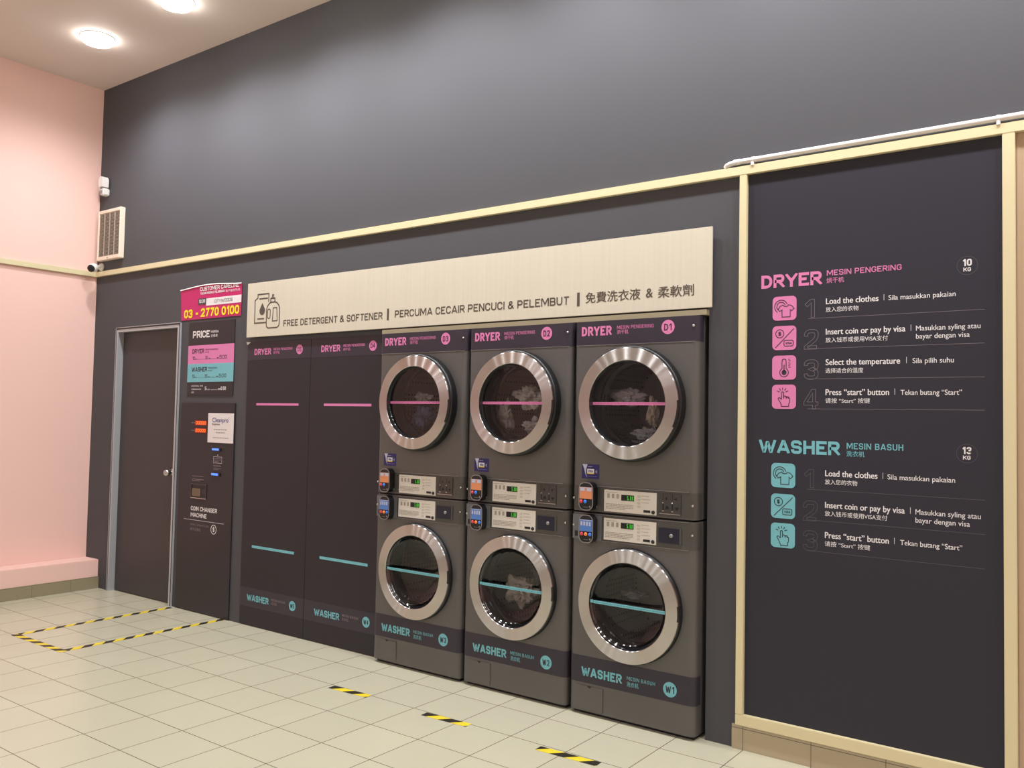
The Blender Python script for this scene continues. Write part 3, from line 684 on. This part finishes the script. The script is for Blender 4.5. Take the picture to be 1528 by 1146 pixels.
# ------------------------------------------------------------------ curled careline banner
bn = thing('careline_banner', 'magenta careline banner with yellow phone number and curled top edge, over the price board', 'banner', (0, 0, 0))
BX0, BX1, BZ0 = -3.822, -3.080, 2.176
def bshape(u, v):
    top = 2.408 + .020 * math.sin(PI * min(1, u * 1.05)) ** 1.2 
    z = BZ0 + (top - BZ0) * v; yy = -.004 - .003 * max(0, (v - .72) / .28) ** 2
    return (BX0 + (BX1 - BX0) * u - .018 * v * (1 - u), yy, z)
NU, NV = 24, 20
g = [bshape(i / NU, j / NV) for j in range(NV + 1) for i in range(NU + 1)]
fs = [[j * (NU + 1) + i, j * (NU + 1) + i + 1, (j + 1) * (NU + 1) + i + 1, (j + 1) * (NU + 1) + i] for j in range(NV) for i in range(NU)]
bo = MB().raw(g, fs, True).build('banner_sheet', MAGENTA, bn)
lip = []
for r in range(5):
    a = PI * r / 4
    for i in range(NU + 1):
        q = bshape(i / NU, 1.0); lip.append((q[0], q[1] - .002 + .002 * math.cos(a), q[2] + .006 * math.sin(a) - .002 * (r == 4)))
MB().raw(lip, [[r * (NU + 1) + i, r * (NU + 1) + i + 1, (r + 1) * (NU + 1) + i + 1, (r + 1) * (NU + 1) + i] for r in range(4) for i in range(NU)], True).build('curled_edge', WHITE, bn)
def on_banner(poly2, name, ink, lift, parent=bn):
    vs_, f_ = poly2
    out = []
    for p in vs_:
        v_ = max(0, min(1, (p[1] - BZ0) / (2.418 - BZ0))); out.append((p[0], -.004 - .003 * max(0, (v_ - .70) / .28) ** 2 - lift - (p[2] * 6e-5 if len(p) > 2 else 0), p[1]))
    return MB().raw(out, f_).build(name, ink, parent)
on_banner(block('03 - 2770 0100', -3.785, -3.102, 2.190, 2.256, .235, .52, .09), 'phone_number_lettering', YELLOW, .0018)
on_banner(block('CUSTOMER CARELINE', -3.585, -3.112, 2.386, 2.416, .20, .55, .10), 'english_lettering', WHITEINK, .0018)
on_banner(block('TALIAN KHIDMAT PELANGGAN', -3.583, -3.284, 2.360, 2.378, .20, .55, .12), 'malay_lettering', WHITEINK, .0018)
on_banner(typed('客户服务热线', -3.270, -3.099, 2.357, 2.376, 0, 'box'), 'chinese_lettering', WHITEINK, .0018)
wb = on_banner(rect2(-3.506, -3.0815, 2.272, 2.327), 'white_strip', WHITEINK, .0012)
on_banner(block('CITYWOODS', -3.402, -3.184, 2.288, 2.312, .12, .65, .16), 'place_lettering', BANDINK, .0020, wb)
gb = on_banner(poly(rrect(-3.608, -3.509, 2.283, 2.332, .006)), 'grey_tab', mat('dark_tab', (70, 66, 72), .5), .0016)
on_banner(block('10.30', -3.597, -3.520, 2.297, 2.323, .2, .6, .1), 'hour_lettering', WHITEINK, .0022, gb)

# ------------------------------------------------------------------ coin changer
cc = thing('coin_changer', 'tall charcoal coin changer machine set in the wall beside the service door', 'coin changer', (0, 0, 0))
MB().box(-3.772, -3.108, -.010, -.0004, .004, 1.544, .0015).build('front_panel', COINDARK, cc)
y1, y2 = -.0106, -.0112
for (a, b_, za, zb), lb in (((-3.584, -3.439, 1.378, 1.414), '0000'), ((-3.584, -3.441, 1.322, 1.357), '0000')):
    dsp = MB().box(a, b_, -.013, -.010, za, zb, .001).build('digit_display', LEDREDBG, cc)
    MB().flat(block('00000', a + .012, b_ - .006, za + .006, zb - .005, .15, .62, .22), -.0136).build('digits', LEDRED, dsp)
    smallprint(MB(), a - .045, a - .006, za + .010, zb - .010, 1, y1, 3).build('small_print', GREYINK, cc)
for z in (1.205, 1.024):
    sl = MB().box(-3.355, -3.252, -.018, -.010, z - .012, z + .012, .003).build('note_slot', BLACK, cc)
    MB().box(-3.352, -3.271, -.0195, -.0182, z - .006, z + .009, .001).build('slot_light', LEDBLUE, sl)
m = MB().flat(poly([(-3.299, 1.162), (-3.287, 1.162), (-3.293, 1.174)]), y1)
m.flat(ribbon([(-3.342, 1.108), (-3.242, 1.108), (-3.242, 1.153), (-3.342, 1.153)], .002, True), y1)
m.build('note_diagram', WHITEINK, cc)
m = smallprint(MB(), -3.340, -3.245, 1.080, 1.094, 1, y1, 5); smallprint(m, -3.338, -3.248, 1.056, 1.072, 2, y1, 6); smallprint(m, -3.333, -3.252, 1.114, 1.146, 3, y1, 8)
m.build('small_print', GREYINK, cc)
m = smallprint(MB(), -3.597, -3.453, .995, 1.005, 1, y1, 9); smallprint(m, -3.597, -3.453, .962, .982, 2, y1, 10); m.build('small_print', GREYINK, cc)
m = MB()
for a in ((-3.604, -3.598, .840, .944), (-3.420, -3.414, .840, .944), (-3.598, -3.420, .938, .944), (-3.598, -3.420, .840, .846)): m.box(a[0], a[1], -.016, -.0102, a[2], a[3])
cu = m.build('coin_cup_frame', GUN, cc)
MB().flat(rect2(-3.598, -3.420, .846, .938), -.0108).build('cup_opening', BLACK, cu)
MB().box(-3.590, -3.486, -.015, -.011, .852, .910, .004).build('cup_flap', BROWNDARK, cu)
MB().box(-3.47, -3.425, -.014, -.011, .875, .905, .003).build('return_button', BANDDARK, cu)
MB().flat(rect2(-3.603, -3.412, .836, .841), -.0164).build('lip', CHROME_S, cu)
MB().flat(block('COIN CHANGER', -3.602, -3.278, .744, .776, .19, .56, .11), y1).flat(block('MACHINE', -3.602, -3.403, .697, .728, .19, .56, .11), y1).build('english_lettering', WHITEINK, cc)
MB().flat(rect2(-3.690, -3.193, .6735, .676), y1).build('divider', WHITEINK, cc)
MB().flat(block('MESIN TUKAR SYILING', -3.602, -3.373, .634, .647, .16, .6, .2), y1).build('malay_lettering', GREYINK, cc)
MB().flat(typed('硬币兑换机', -3.604, -3.469, .596, .618, .01, 'box'), y1).build('chinese_lettering', GREYINK, cc)
MB().flat(ribbon(circle2(-3.313, .625, .032), .005, True), y1).flat(block('$', -3.324, -3.302, .606, .644, .15, .6), y1).build('coin_emblem', WHITEINK, cc)
# white notice taped over its corner
nt = thing('paper_notice', 'white paper notice stuck on the coin changer beside the red digits', 'notice', (0, 0, 0))
MB().box(-3.420, -3.113, -.0135, -.0115, 1.255, 1.471, .0005).build('sheet', PAPER, nt)
y3 = -.0141
MB().flat(typed('Cleanpro', -3.366, -3.175, 1.405, 1.437, .03), y3).flat(ribbon(circle2(-3.168, 1.436, .004), .0015, True), y3).build('brand_lettering', BLUEINK, nt)
MB().flat(typed('Express', -3.365, -3.275, 1.384, 1.398, .03), y3).build('subtitle_lettering', BANDINK, nt)
m = smallprint(MB(), -3.345, -3.188, 1.345, 1.358, 1, y3, 11); smallprint(m, -3.318, -3.210, 1.322, 1.336, 1, y3, 12); smallprint(m, -3.354, -3.165, 1.285, 1.298, 1, y3, 13)
m.build('small_print', OVERINK, nt)

# ------------------------------------------------------------------ hazard tape on the floor
def tape(name, label, a, b_, width, period, phase, group):
    A, B = Vector(a), Vector(b_); d = (B - A); L = d.length; d.normalize(); n = Vector((-d.y, d.x)); hw = width / 2; z0, z1 = .0004, .0011
    m = MB(); cuts = []; k = -2
    # slanted stripes: each a parallelogram clipped to the strip's length
    while (k * period / 2 + phase) < L + width:
        s0 = k * period / 2 + phase; s1 = s0 + period / 2; col = TAPEYELLOW if k % 2 == 0 else TAPEBLACK
        pts = [(s0, -hw), (s1, -hw), (s1 + width, hw), (s0 + width, hw)]
        for lim, sgn in ((0, 1), (L, -1)):
            out = []
            for i in range(len(pts)):
                P_, Q_ = pts[i], pts[(i + 1) % len(pts)]; pi, qi = sgn * (P_[0] - lim) >= 0, sgn * (Q_[0] - lim) >= 0
                if pi: out.append(P_)
                if pi != qi:
                    t = (lim - P_[0]) / (Q_[0] - P_[0]); out.append((lim, P_[1] + t * (Q_[1] - P_[1])))
            pts = out
            if not pts: break
        if len(pts) > 2:
            m.use(col); w2 = [A + d * p[0] + n * p[1] for p in pts]; q = len(w2)
            m.raw([(p.x, p.y, z1) for p in w2] + [(p.x, p.y, z0) for p in w2], [list(range(q))] + [[i, i + q, (i + 1) % q + q, (i + 1) % q] for i in range(q)])
        k += 1
    return tag(m.build(name), label, 'floor tape', group)
tape('hazard_tape', 'yellow and black floor tape running out from the foot of the service door', (-3.785, -.03), (-3.795, -1.115), .046, .135, .02, 'hazard tape strips on the floor')
tape('hazard_tape', 'yellow and black floor tape running out from the coin changer', (-3.168, -.01), (-3.190, -1.115), .046, .135, .03, 'hazard tape strips on the floor')
tape('hazard_tape', 'short cross strip of yellow and black tape joining the two long ones', (-3.815, -1.135), (-3.165, -1.135), .046, .135, .05, 'hazard tape strips on the floor')
tape('hazard_tape', 'short yellow and black floor tape dash before machine W3', (-1.412, -.566), (-1.142, -.552), .048, .15, .03, 'short hazard tape dashes')
tape('hazard_tape', 'short yellow and black floor tape dash before machine W2', (-.738, -.566), (-.466, -.552), .048, .15, .03, 'short hazard tape dashes')
tape('hazard_tape', 'short yellow and black floor tape dash before machine W1', (-.046, -.576), (.260, -.564), .050, .15, .0, 'short hazard tape dashes')
#=====MACHINES=====
# ------------------------------------------------------------------ stacked dryer over washer
ZD, ZW, HW = 1.554, .574, .342
def front_profile(inset=0.0, depth=.66, r=.032):
    hw = HW + inset; o = []
    for k in range(9): a = PI + PI / 2 * k / 8; o.append((-hw + r + r * math.cos(a), r - inset * 0 + r * math.sin(a) - inset))
    for k in range(9): a = -PI / 2 + PI / 2 * k / 8; o.append((hw - r + r * math.cos(a), r + r * math.sin(a) - inset))
    return o + [(hw, depth), (-hw, depth)]
def cabinet(z0, z1, cz, hole):
    """shell with rounded front corners and a round door hole"""
    m = MB(); o = front_profile(); n = len(o)
    o2 = [p for p in o]; vs_ = [(a, b, z0) for a, b in o2] + [(a, b, z1) for a, b in o2]
    fs = [[i, (i + 1) % n, (i + 1) % n + n, i + n] for i in range(n) if i != 8]
    fs += [list(range(n - 1, -1, -1)), list(range(n, 2 * n))]
    m.raw(vs_, fs)
    bm = bmesh.new(); xs = HW - .032; nn = 96
    outer = [bm.verts.new((a, 0, b)) for a, b in ((-xs, z0), (xs, z0), (xs, z1), (-xs, z1))]
    inner = [bm.verts.new((hole * math.cos(2 * PI * i / nn), 0, cz + hole * math.sin(2 * PI * i / nn))) for i in range(nn)]
    es = [bm.edges.new((outer[i], outer[(i + 1) % 4])) for i in range(4)] + [bm.edges.new((inner[i], inner[(i + 1) % nn])) for i in range(nn)]
    bmesh.ops.triangle_fill(bm, use_beauty=True, use_dissolve=False, edges=es, normal=(0, -1, 0)); m.frombm(bm)
    return m
def wrap_band(z0, z1, out):
    o = front_profile(out)[1:18]; n = len(o)
    o = [(o[0][0], .06)] + o + [(o[-1][0], .06)]; n = len(o)
    return [(a, b, z0) for a, b in o] + [(a, b, z1) for a, b in o], [[i, i + 1, i + 1 + n, i + n] for i in range(n - 1)]
def door(root, kind, cz):
    dry = kind == 'dryer'; e = 0.0 if dry else .029
    d = MB().lathe([(.213, -.004), (.213, -.03), (.274, -.052), (.282, -.044), (.284, -.030), (.284, -.0005)] if dry else [(.213, -.004), (.213, -.018), (.270, -.024), (.276, -.018), (.278, -.0005)], 0, cz, 112).build(kind + '_door', BLACK, root)
    ry = -.066 if dry else -.037
    m = MB().lathe([(.2655, ry + .016), (.2715, ry + .012), (.2722, ry + .003), (.2705, ry + .0006)], 0, 0, 144)
    m.lathe([(.2705, ry + .0006), (.2700, ry), (.2695, ry - .0002)], 0, 0, 144).lathe([(.2695, ry - .0002), (.2115, ry - .004)], 0, 0, 144)
    m.lathe([(.2115, ry - .004), (.2085, ry - .002), (.2075, ry + .010)], 0, 0, 144)
    rg = m.build('door_ring', RING, d, (0, 0, cz))
    gy = -.040 if dry else -.030
    MB().lathe([(.2085, ry - .001), (.206, ry + .008), (.203, gy + .004), (.198, gy + .012), (.190, .02), (.182, .06), (.192, .075), (.212, .075)], 0, cz, 96).build('gasket', GASKET, d)
    if dry: gp = [(.2025, gy), (.19, gy + .001), (.12, gy + .004), (.05, gy + .005), (.0005, gy + .005)]
    else: gp = [(.2045, gy), (.195, gy + .012), (.186, gy + .026), (.172, gy + .034), (.12, gy + .040), (.05, gy + .042), (.0005, gy + .042)]
    MB().lathe(gp, 0, cz, 96).build('door_glass', GLASS, d)
    m = MB(); sy = gy - .0012
    if dry: m.box(-.2005, .2005, sy - .0008, sy, cz - .0068 - .001, cz + .0068 - .001)
    else: m.box(-.186, .203, sy - .0008, sy, cz - .0075, cz + .0075); m.box(-.203, -.188, sy - .0014, sy - .0004, cz - .006, cz + .009)
    st = m.build('pink_stripe' if dry else 'aqua_stripe', PINKINK if dry else CYANINK, d)
    m = MB(); rnd = random.Random(5 if dry else 9); x = -.19 if dry else -.175
    while x < .19:
        w2 = rnd.uniform(.004, .016); m.flat(rect2(x, x + w2, cz - .0022, cz + .0022), sy - .0013); x += w2 + .004
    m.build('stripe_print', mat(kind + '_stripe_print', (190, 96, 150) if dry else (84, 150, 160), .5), d)
    # grip notch at the opening side of the ring
    a0, a1 = (-.42, .06) if dry else (-.12, .14)
    MB().lathe([(.268, ry - .0015), (.2745, ry - .001), (.276, ry + .02), (.276, ry + .03)], 0, cz, 16, a0, a1).build('door_grip', BLACK, d)
    # drum behind the glass
    dr = MB().lathe([(.200, .085), (.262, .092), (.268, .11), (.268, .54), (.255, .56), (.0005, .565)], 0, 0, 72)
    do = dr.build(kind + '_drum', DRUM, root, (0, 0, cz))
    m = MB()
    for k in range(3):
        a = PI / 2 + .5 + 2 * PI * k / 3; c_, s_ = math.cos(a), math.sin(a); t_ = (-s_, c_); q = []
        for yy in (.13, .53):
            q += [(.267 * c_ + .05 * t_[0], yy, .267 * s_ + .05 * t_[1]), (.205 * c_, yy, .205 * s_), (.267 * c_ - .05 * t_[0], yy, .267 * s_ - .05 * t_[1])]
        m.raw(q, [[0, 1, 4, 3], [1, 2, 5, 4], [0, 2, 1], [3, 4, 5]])
    m.build('lifter_rib', DRUM, do)
    return d
def screw(root, x, z):
    MB().lathe([(0, -.006), (.005, -.0055), (.0065, -.003), (.0065, .0005)], 0, 0, 16).build('lock_screw', CHROME_S, root, (x, 0, z))
def card_reader(root, cx, cz, screen, buttons, lit):
    h, w2 = .071, .0425
    o = rrect(-w2, w2, -h, h, .034, 8)
    r = fix_normals(MB().slab(o, -.044, -.0002).build('card_reader', BLACK, root, (cx, 0, cz)))
    MB().flat(ribbon(rrect(-w2 + .003, w2 - .003, -h + .003, h - .003, .031, 8), .0045, True), -.0446).build('reader_rim', SILVERRIM, r)
    sc = MB().flat(rect2(-.036, .036, -.012, .046), -.0450).build('screen', screen, r)
    m = MB()
    if lit: m.flat(rect2(-.032, -.006, .026, .041), -.0456).flat(rect2(.006, .032, .026, .041), -.0456)
    else:
        for i in range(4): m.flat(rect2(-.030 + i * .016, -.020 + i * .016, .016, .036), -.0456)
    m.flat(rect2(-.034, .034, .0415, .0448), -.0454).build('screen_text', SCR_PALE, r)
    for i, bm_ in enumerate(buttons):
        MB().lathe([(0, -.049), (.008, -.048), (.009, -.0445)], -.024 + i * .024 - (.003 if len(buttons) == 2 else 0), -.026, 20).build('button', bm_, r)
    smallprint(MB(), -.012, .014, -.056, -.050, 1, -.0448, 4).flat(disc2(.024, -.050, .005), -.0448).build('small_print', SILVERRIM, r)
    MB().flat(poly(rrect(-.028, .028, .050, .062, .006)), -.0448).build('reader_window', RUBBER, r)
def control_panel(root, z0, z1, washer):
    x0, x1 = -.149, .138
    p = MB().box(x0, x1, -.006, -.0006, z0, z1, .001).build('control_panel', OVERLAY, root); y = -.0066; hgt = z1 - z0
    dz = z1 - .034 if not washer else z1 - .030
    d = MB().box(-.052, .018, -.0075, -.0061, dz - .014, dz + .014, .0005).build('display', BLACK, p)
    MB().flat(block('5.00', -.018, .014, dz - .010, dz + .010, .12, .6, .18), -.0081).build('digits', LEDGREEN, d)
    m = smallprint(MB(), x0 + .010, .016, z0 + .012, z0 + .042, 4, y, 21 + washer)
    for i in range(3 + washer): smallprint(m, .060, .100 + .008 * (i % 2), z1 - .016 - .016 * i - .006, z1 - .016 - .016 * i, 1, y, 30 + i)
    for i in range(3): m.flat(rect2(x0 + .018 + i * .026, x0 + .032 + i * .026, z1 - .040, z1 - .018), y)
    smallprint(m, x0 + .012, x0 + .075, z1 - .014, z1 - .008, 1, y, 40)
    m.build('small_print', OVERINK, p)
    for i in range(4 + washer):
        MB().flat(poly(rrect(.036, .054, z1 - .022 - .0165 * i - .005, z1 - .022 - .0165 * i + .005, .004)), y).build('indicator', mat_key, p)
    MB().flat(rect2(.070, .107, z0 + .010, z0 + .022), y).build('maker_plate', RUBBER, p)
    MB().lathe([(0, -.011), (.008, -.010), (.0095, -.006)], .122, z0 + .014, 24).build('start_button', BLACK, p)
mat_key = mat('pale_key', (196, 188, 172), .5)
def make_machine(mx, label):
    t = thing('stacked_washer_dryer', label, 'washer dryer', (mx, -.068, 0), 'stacked dryer over washer machines')
    fix = lambda o: o
    MB().box(-.325, .325, .03, .62, 0, .021).build('base', BLACK, t)
    cabinet(.020, 1.003, ZW, .2128).build('washer_cabinet', BODY, t)
    cabinet(1.0125, 1.971, ZD, .2128).build('dryer_cabinet', BODY, t)
    MB().box(-.31, .31, .03, .6, 1.0, 1.016).build('joint_gasket', BLACK, t)
    door(t, 'dryer', ZD); door(t, 'washer', ZW)
    # header and footer bands with their lettering
    hb = MB().raw(*wrap_band(1.849, 1.9705, .0010)).build('header_band', BANDDARK, t)
    MB().box(-HW + .012, HW - .012, -.0022, -.0011, 1.8475, 1.8495).build('band_edge', SILVERRIM, hb)
    y, y2 = -.0017, -.0024
    MB().flat(block('DRYER', -.297, -.123, 1.8965, 1.944, .22, .58, .10), y).build('heading', PINKINK, hb)
    MB().flat(block('MESIN PENGERING', -.092, .110, 1.924, 1.941, .125, .6, .2), y).build('malay_lettering', PINKINK, hb)
    MB().flat(typed('烘干机', -.091, -.028, 1.899, 1.921, .02, 'box'), y).build('chinese_lettering', PINKINK, hb)
    MB().flat(disc2(.186, 1.922, .0345), y).build('badge', PINKINK, hb)
    MB().flat(block('D1', .166, .205, 1.906, 1.938, .15, .65, .16), y2).build('badge_lettering', BANDINK, hb)
    fb = MB().raw(*wrap_band(.159, .291, .0010)).build('footer_band', BANDDARK, t)
    MB().flat(block('WASHER', -.267, -.038, .193, .237, .22, .56, .10), y).build('heading', CYANINK, fb)
    MB().flat(block('MESIN BASUH', -.010, .141, .218, .235, .125, .6, .2), y).build('malay_lettering', CYANINK, fb)
    MB().flat(typed('洗衣机', -.010, .054, .187, .211, .02, 'box'), y).build('chinese_lettering', CYANINK, fb)
    MB().flat(disc2(.218, .216, .035), y).build('badge', CYANINK, fb)
    MB().flat(block('W1', .196, .240, .200, .232, .15, .65, .16), y2).build('badge_lettering', BANDINK, fb)
    # consoles between the doors
    MB().raw(*wrap_band(1.018, 1.1375, .0006)).build('dryer_console', CONSOLE, t)
    MB().raw(*wrap_band(.872, .999, .0006)).build('washer_console', CONSOLE, t)
    MB().box(-.20, .305, -.004, .0, 1.1385, 1.1415, .0008).build('console_ledge', SILVERRIM, t)
    MB().box(-.165, .305, -.003, .0, .8695, .8715, .0006).build('console_ledge', SILVERRIM, t)
    MB().box(-.20, .305, -.003, .0, .9985, 1.0005, .0006).build('console_ledge', SILVERRIM, t)
    control_panel(t, 1.020, 1.127, 0); control_panel(t, .880, .987, 1)
    # coin acceptor
    cp = MB().box(.152, .266, -.0045, -.0007, 1.030, 1.129, .002).build('coin_acceptor', GUN, t)
    yy = -.0051
    for x, rx in ((.172, .190), (.220, .240)):
        MB().flat(rect2(x, x + .003, 1.098, 1.126), yy).build('coin_slot', BLACK, cp)
        MB().flat(rect2(x - .002, x + .005, 1.050, 1.078), yy).build('return_slot', BLACK, cp)
        MB().flat(disc2(rx, 1.104, .005, 16, .007), yy).build('reject_button', BLACK, cp)
        MB().box(x - .0045, x + .0075, -.0075, -.0046, 1.043, 1.048, .001).build('slot_lip', CHROME_S, cp)
        MB().lathe([(0, -.008), (.003, -.007), (.0035, -.0046)], x - .0005, 1.084, 12).build('rivet', CHROME_S, cp)
    MB().flat(poly([(.182, 1.055), (.206, 1.055), (.199, 1.070), (.189, 1.070)]), yy).build('up_mark', BLACK, cp)
    MB().flat(poly([(.234, 1.066), (.256, 1.066), (.248, 1.053), (.240, 1.053)]), yy).build('down_mark', BLACK, cp)
    MB().box(.154, .264, -.007, -.0046, 1.031, 1.0345, .001).build('bottom_lip', CHROME_S, cp)
    # coin box drawer on the washer
    cb = MB().box(.149, .270, -.005, -.0007, .892, .970, .003).build('coin_box', CONSOLE, t)
    MB().box(.151, .258, -.0062, -.005, .895, .966, .001).build('drawer_face', BLUEBLACK, cb)
    MB().lathe([(0, -.013), (.006, -.0125), (.009, -.011), (.0095, -.0062)], .218, .931, 24).build('lock', SILVERRIM, cb)
    for z in (1.079, .942): screw(t, .323, z); screw(t, -.327, z - .004)
    screw(t, -.197, 1.040); screw(t, -.195, .886); screw(t, .318, 1.922)
    pl = MB().box(-.331, -.162, -.004, -.0007, .870, .994, .001).build('reader_plate', mat_plate, t)
    MB().flat(poly(rrect(-.318, -.300, .882, .910, .004)), -.0046).build('plate_slot', BLACK, pl)
    card_reader(t, -.232, 1.089, SCR_ORANGE, (BTN_RED, BTN_BLUE), 1)
    card_reader(t, -.229, .928, SCR_BLUE, (BTN_RED, BTN_ORANGE, BTN_BLUE), 0)
    # card payment sticker
    sk = MB().flat(rect2(-.284, -.182, 1.175, 1.248), -.0006).build('payment_sticker', STICKER, t)
    sw = [(-.281, 1.247), (-.250, 1.247), (-.258, 1.225), (-.259, 1.200), (-.252, 1.178), (-.264, 1.200), (-.270, 1.225)]
    MB().flat(poly(sw), -.0012).build('swirl', SCR_PALE, sk)
    bx = MB().flat(rect2(-.252, -.212, 1.199, 1.224), -.0012).build('card_box', WHITEINK, sk)
    MB().flat(rect2(-.252, -.212, 1.199, 1.2035), -.0016).build('amber_bar', TAPEYELLOW, sk)
    MB().flat(block('VISA', -.245, -.219, 1.207, 1.219, .22, .8, .1), -.0018).build('card_lettering', BLUEINK, sk)
    m = MB()
    for r in (.004, .008, .012): m.flat(ribbon([(-.207 + r * math.cos(a), 1.2115 + r * math.sin(a)) for a in [-.8 + .2 * i for i in range(9)]], .0018), -.0012)
    m.build('contactless_mark', SCR_PALE, sk)
    smallprint(MB(), -.248, -.222, 1.233, 1.238, 1, -.0012, 2).build('small_print', SCR_PALE, sk); smallprint(MB(), -.252, -.194, 1.184, 1.190, 1, -.0012, 3).build('small_print', mat_lilac, sk)
    kp = MB().box(-.297, -.142, -.0030, -.0004, .030, .146, .0012).build('access_panel', BODY, t)
    MB().flat(poly([(-.230, .1462), (-.208, .1462), (-.211, .139), (-.219, .136), (-.227, .139)]), -.0036).build('pull_notch', BLACK, kp)
    return t
mat_plate = mat('blue_grey_plate', (112, 114, 118), .45, metal=.4)
mat_lilac = mat('lilac_print', (120, 116, 180), .5)
def copy_tree(o, parent=None):
    c_ = o.copy(); COL.objects.link(c_); c_.parent = parent
    for ch in list(o.children): copy_tree(ch, c_)
    return c_
MX = (.132, -.568, -1.268)
m1 = make_machine(MX[0], 'stacked dryer D1 over washer W1, next to the instruction panel')
def stem_of(o): return o.name.split('.')[0]
for i, (d_, w_n, lab) in enumerate((('D2', 'W2', 'stacked dryer D2 over washer W2, the middle machine of three'), ('D3', 'W3', 'stacked dryer D3 over washer W3, next to the blank panels'))):
    c_ = copy_tree(m1); c_.location.x = MX[i + 1]; c_['label'] = lab
    for band in c_.children:
        if stem_of(band) in ('header_band', 'footer_band'):
            for q in band.children:
                if stem_of(q) == 'badge_lettering':
                    pz = (.166, .206, 1.906, 1.938) if stem_of(band) == 'header_band' else (.196, .240, .201, .231)
                    me = bpy.data.meshes.new('badge_lettering'); mm = MB().flat(block(d_ if stem_of(band) == 'header_band' else w_n, *pz, .15, .65, .16), -.0024)
                    me.from_pydata(mm.v, [], mm.f); me.materials.append(BANDINK); q.data = me

# ------------------------------------------------------------------ laundry in the drums
def garment(name, label, loc, size, rgb, seed, rough=.25, stretch=(1, 1, 1), group='laundry in the drums'):
    bm = bmesh.new(); bmesh.ops.create_icosphere(bm, subdivisions=5, radius=1.0); off = Vector((seed * 3.7, seed * 1.3, seed * 7.1))
    for v in bm.verts:
        p = v.co.normalized(); n1 = noise.noise(p * 1.3 + off); n2 = noise.noise(p * 2.7 + off * 2); n3 = abs(noise.noise(p * 4.2 + off * 3))
        k = 1 + .55 * n1 + .40 * n2 - .42 * n3 * 1.4
        v.co = Vector((p.x * k * size * stretch[0], p.y * k * size * stretch[1], p.z * k * size * stretch[2]))
    bm.normal_update(); me = bpy.data.meshes.new(name); bm.to_mesh(me); bm.free()
    me.polygons.foreach_set('use_smooth', [True] * len(me.polygons)); key = 'cloth_%d_%d_%d' % rgb
    me.materials.append(MATS.get(key) or mat(key, rgb, .85, spec=.1))
    o = bpy.data.objects.new(name, me); COL.objects.link(o); o.location = loc
    return tag(o, label, 'laundry', group)
def in_drum(i, sx, depth, z):
    # sx: offset from the door axis at the glass; deeper cloth is seen shifted, so it hangs further along the wall
    return (MX[i] + sx - depth * (2.165 - MX[i]) / 3.76, -.068 + depth, z)
garment('garment', 'pale grey garment tumbling at the middle of dryer D1 drum', in_drum(0, -.03, .17, ZD + .035), .058, (200, 190, 190), 1, stretch=(1.6, .7, .8))
garment('garment', 'long beige cloth hanging down in dryer D1 drum', in_drum(0, .115, .15, ZD - .045), .045, (206, 190, 172), 2, stretch=(.6, .7, 1.7))
garment('garment', 'crumpled grey cloth at the bottom of dryer D1 drum', in_drum(0, .09, .20, ZD - .150), .045, (190, 190, 188), 3, stretch=(1.6, 1, .7))
garment('garment', 'dark garment lying at the bottom of dryer D1 drum', in_drum(0, -.03, .20, ZD - .115), .036, (70, 70, 74), 4, stretch=(1.2, 1, .7))
garment('garment', 'white cloth tumbling high in dryer D2 drum', in_drum(1, .085, .19, ZD + .045), .07, (216, 208, 200), 5, stretch=(1.3, .8, .9))
garment('garment', 'white shirt hanging down at the middle of dryer D2 drum', in_drum(1, -.075, .15, ZD - .075), .05, (220, 212, 204), 6, stretch=(.8, .8, 1.6))
garment('garment', 'round bundle of white cloth low in dryer D2 drum', in_drum(1, .115, .17, ZD - .125), .05, (210, 204, 196), 7, stretch=(1.0, .9, .85))
garment('garment', 'blue grey garment tumbling in dryer D3 drum', in_drum(2, .03, .16, ZD - .085), .062, (110, 110, 140), 8, stretch=(1.1, .8, 1.1))
garment('garment', 'dark red garment low in dryer D3 drum', in_drum(2, -.078, .14, ZD - .09), .025, (140, 48, 52), 9, stretch=(1.0, .9, 1.0))
garment('garment', 'pale cloth high in dryer D3 drum', in_drum(2, .02, .17, ZD + .035), .042, (180, 174, 168), 10, stretch=(1.5, .8, .7))
garment('garment', 'pale load of washing filling washer W2 drum', in_drum(1, .05, .18, ZW - .055), .085, (200, 190, 176), 11, stretch=(1.05, .7, 1.0))
garment('garment', 'grey cloth high in washer W1 drum', in_drum(0, .03, .21, ZW + .015), .042, (150, 148, 148), 12, stretch=(1.7, .8, .6))
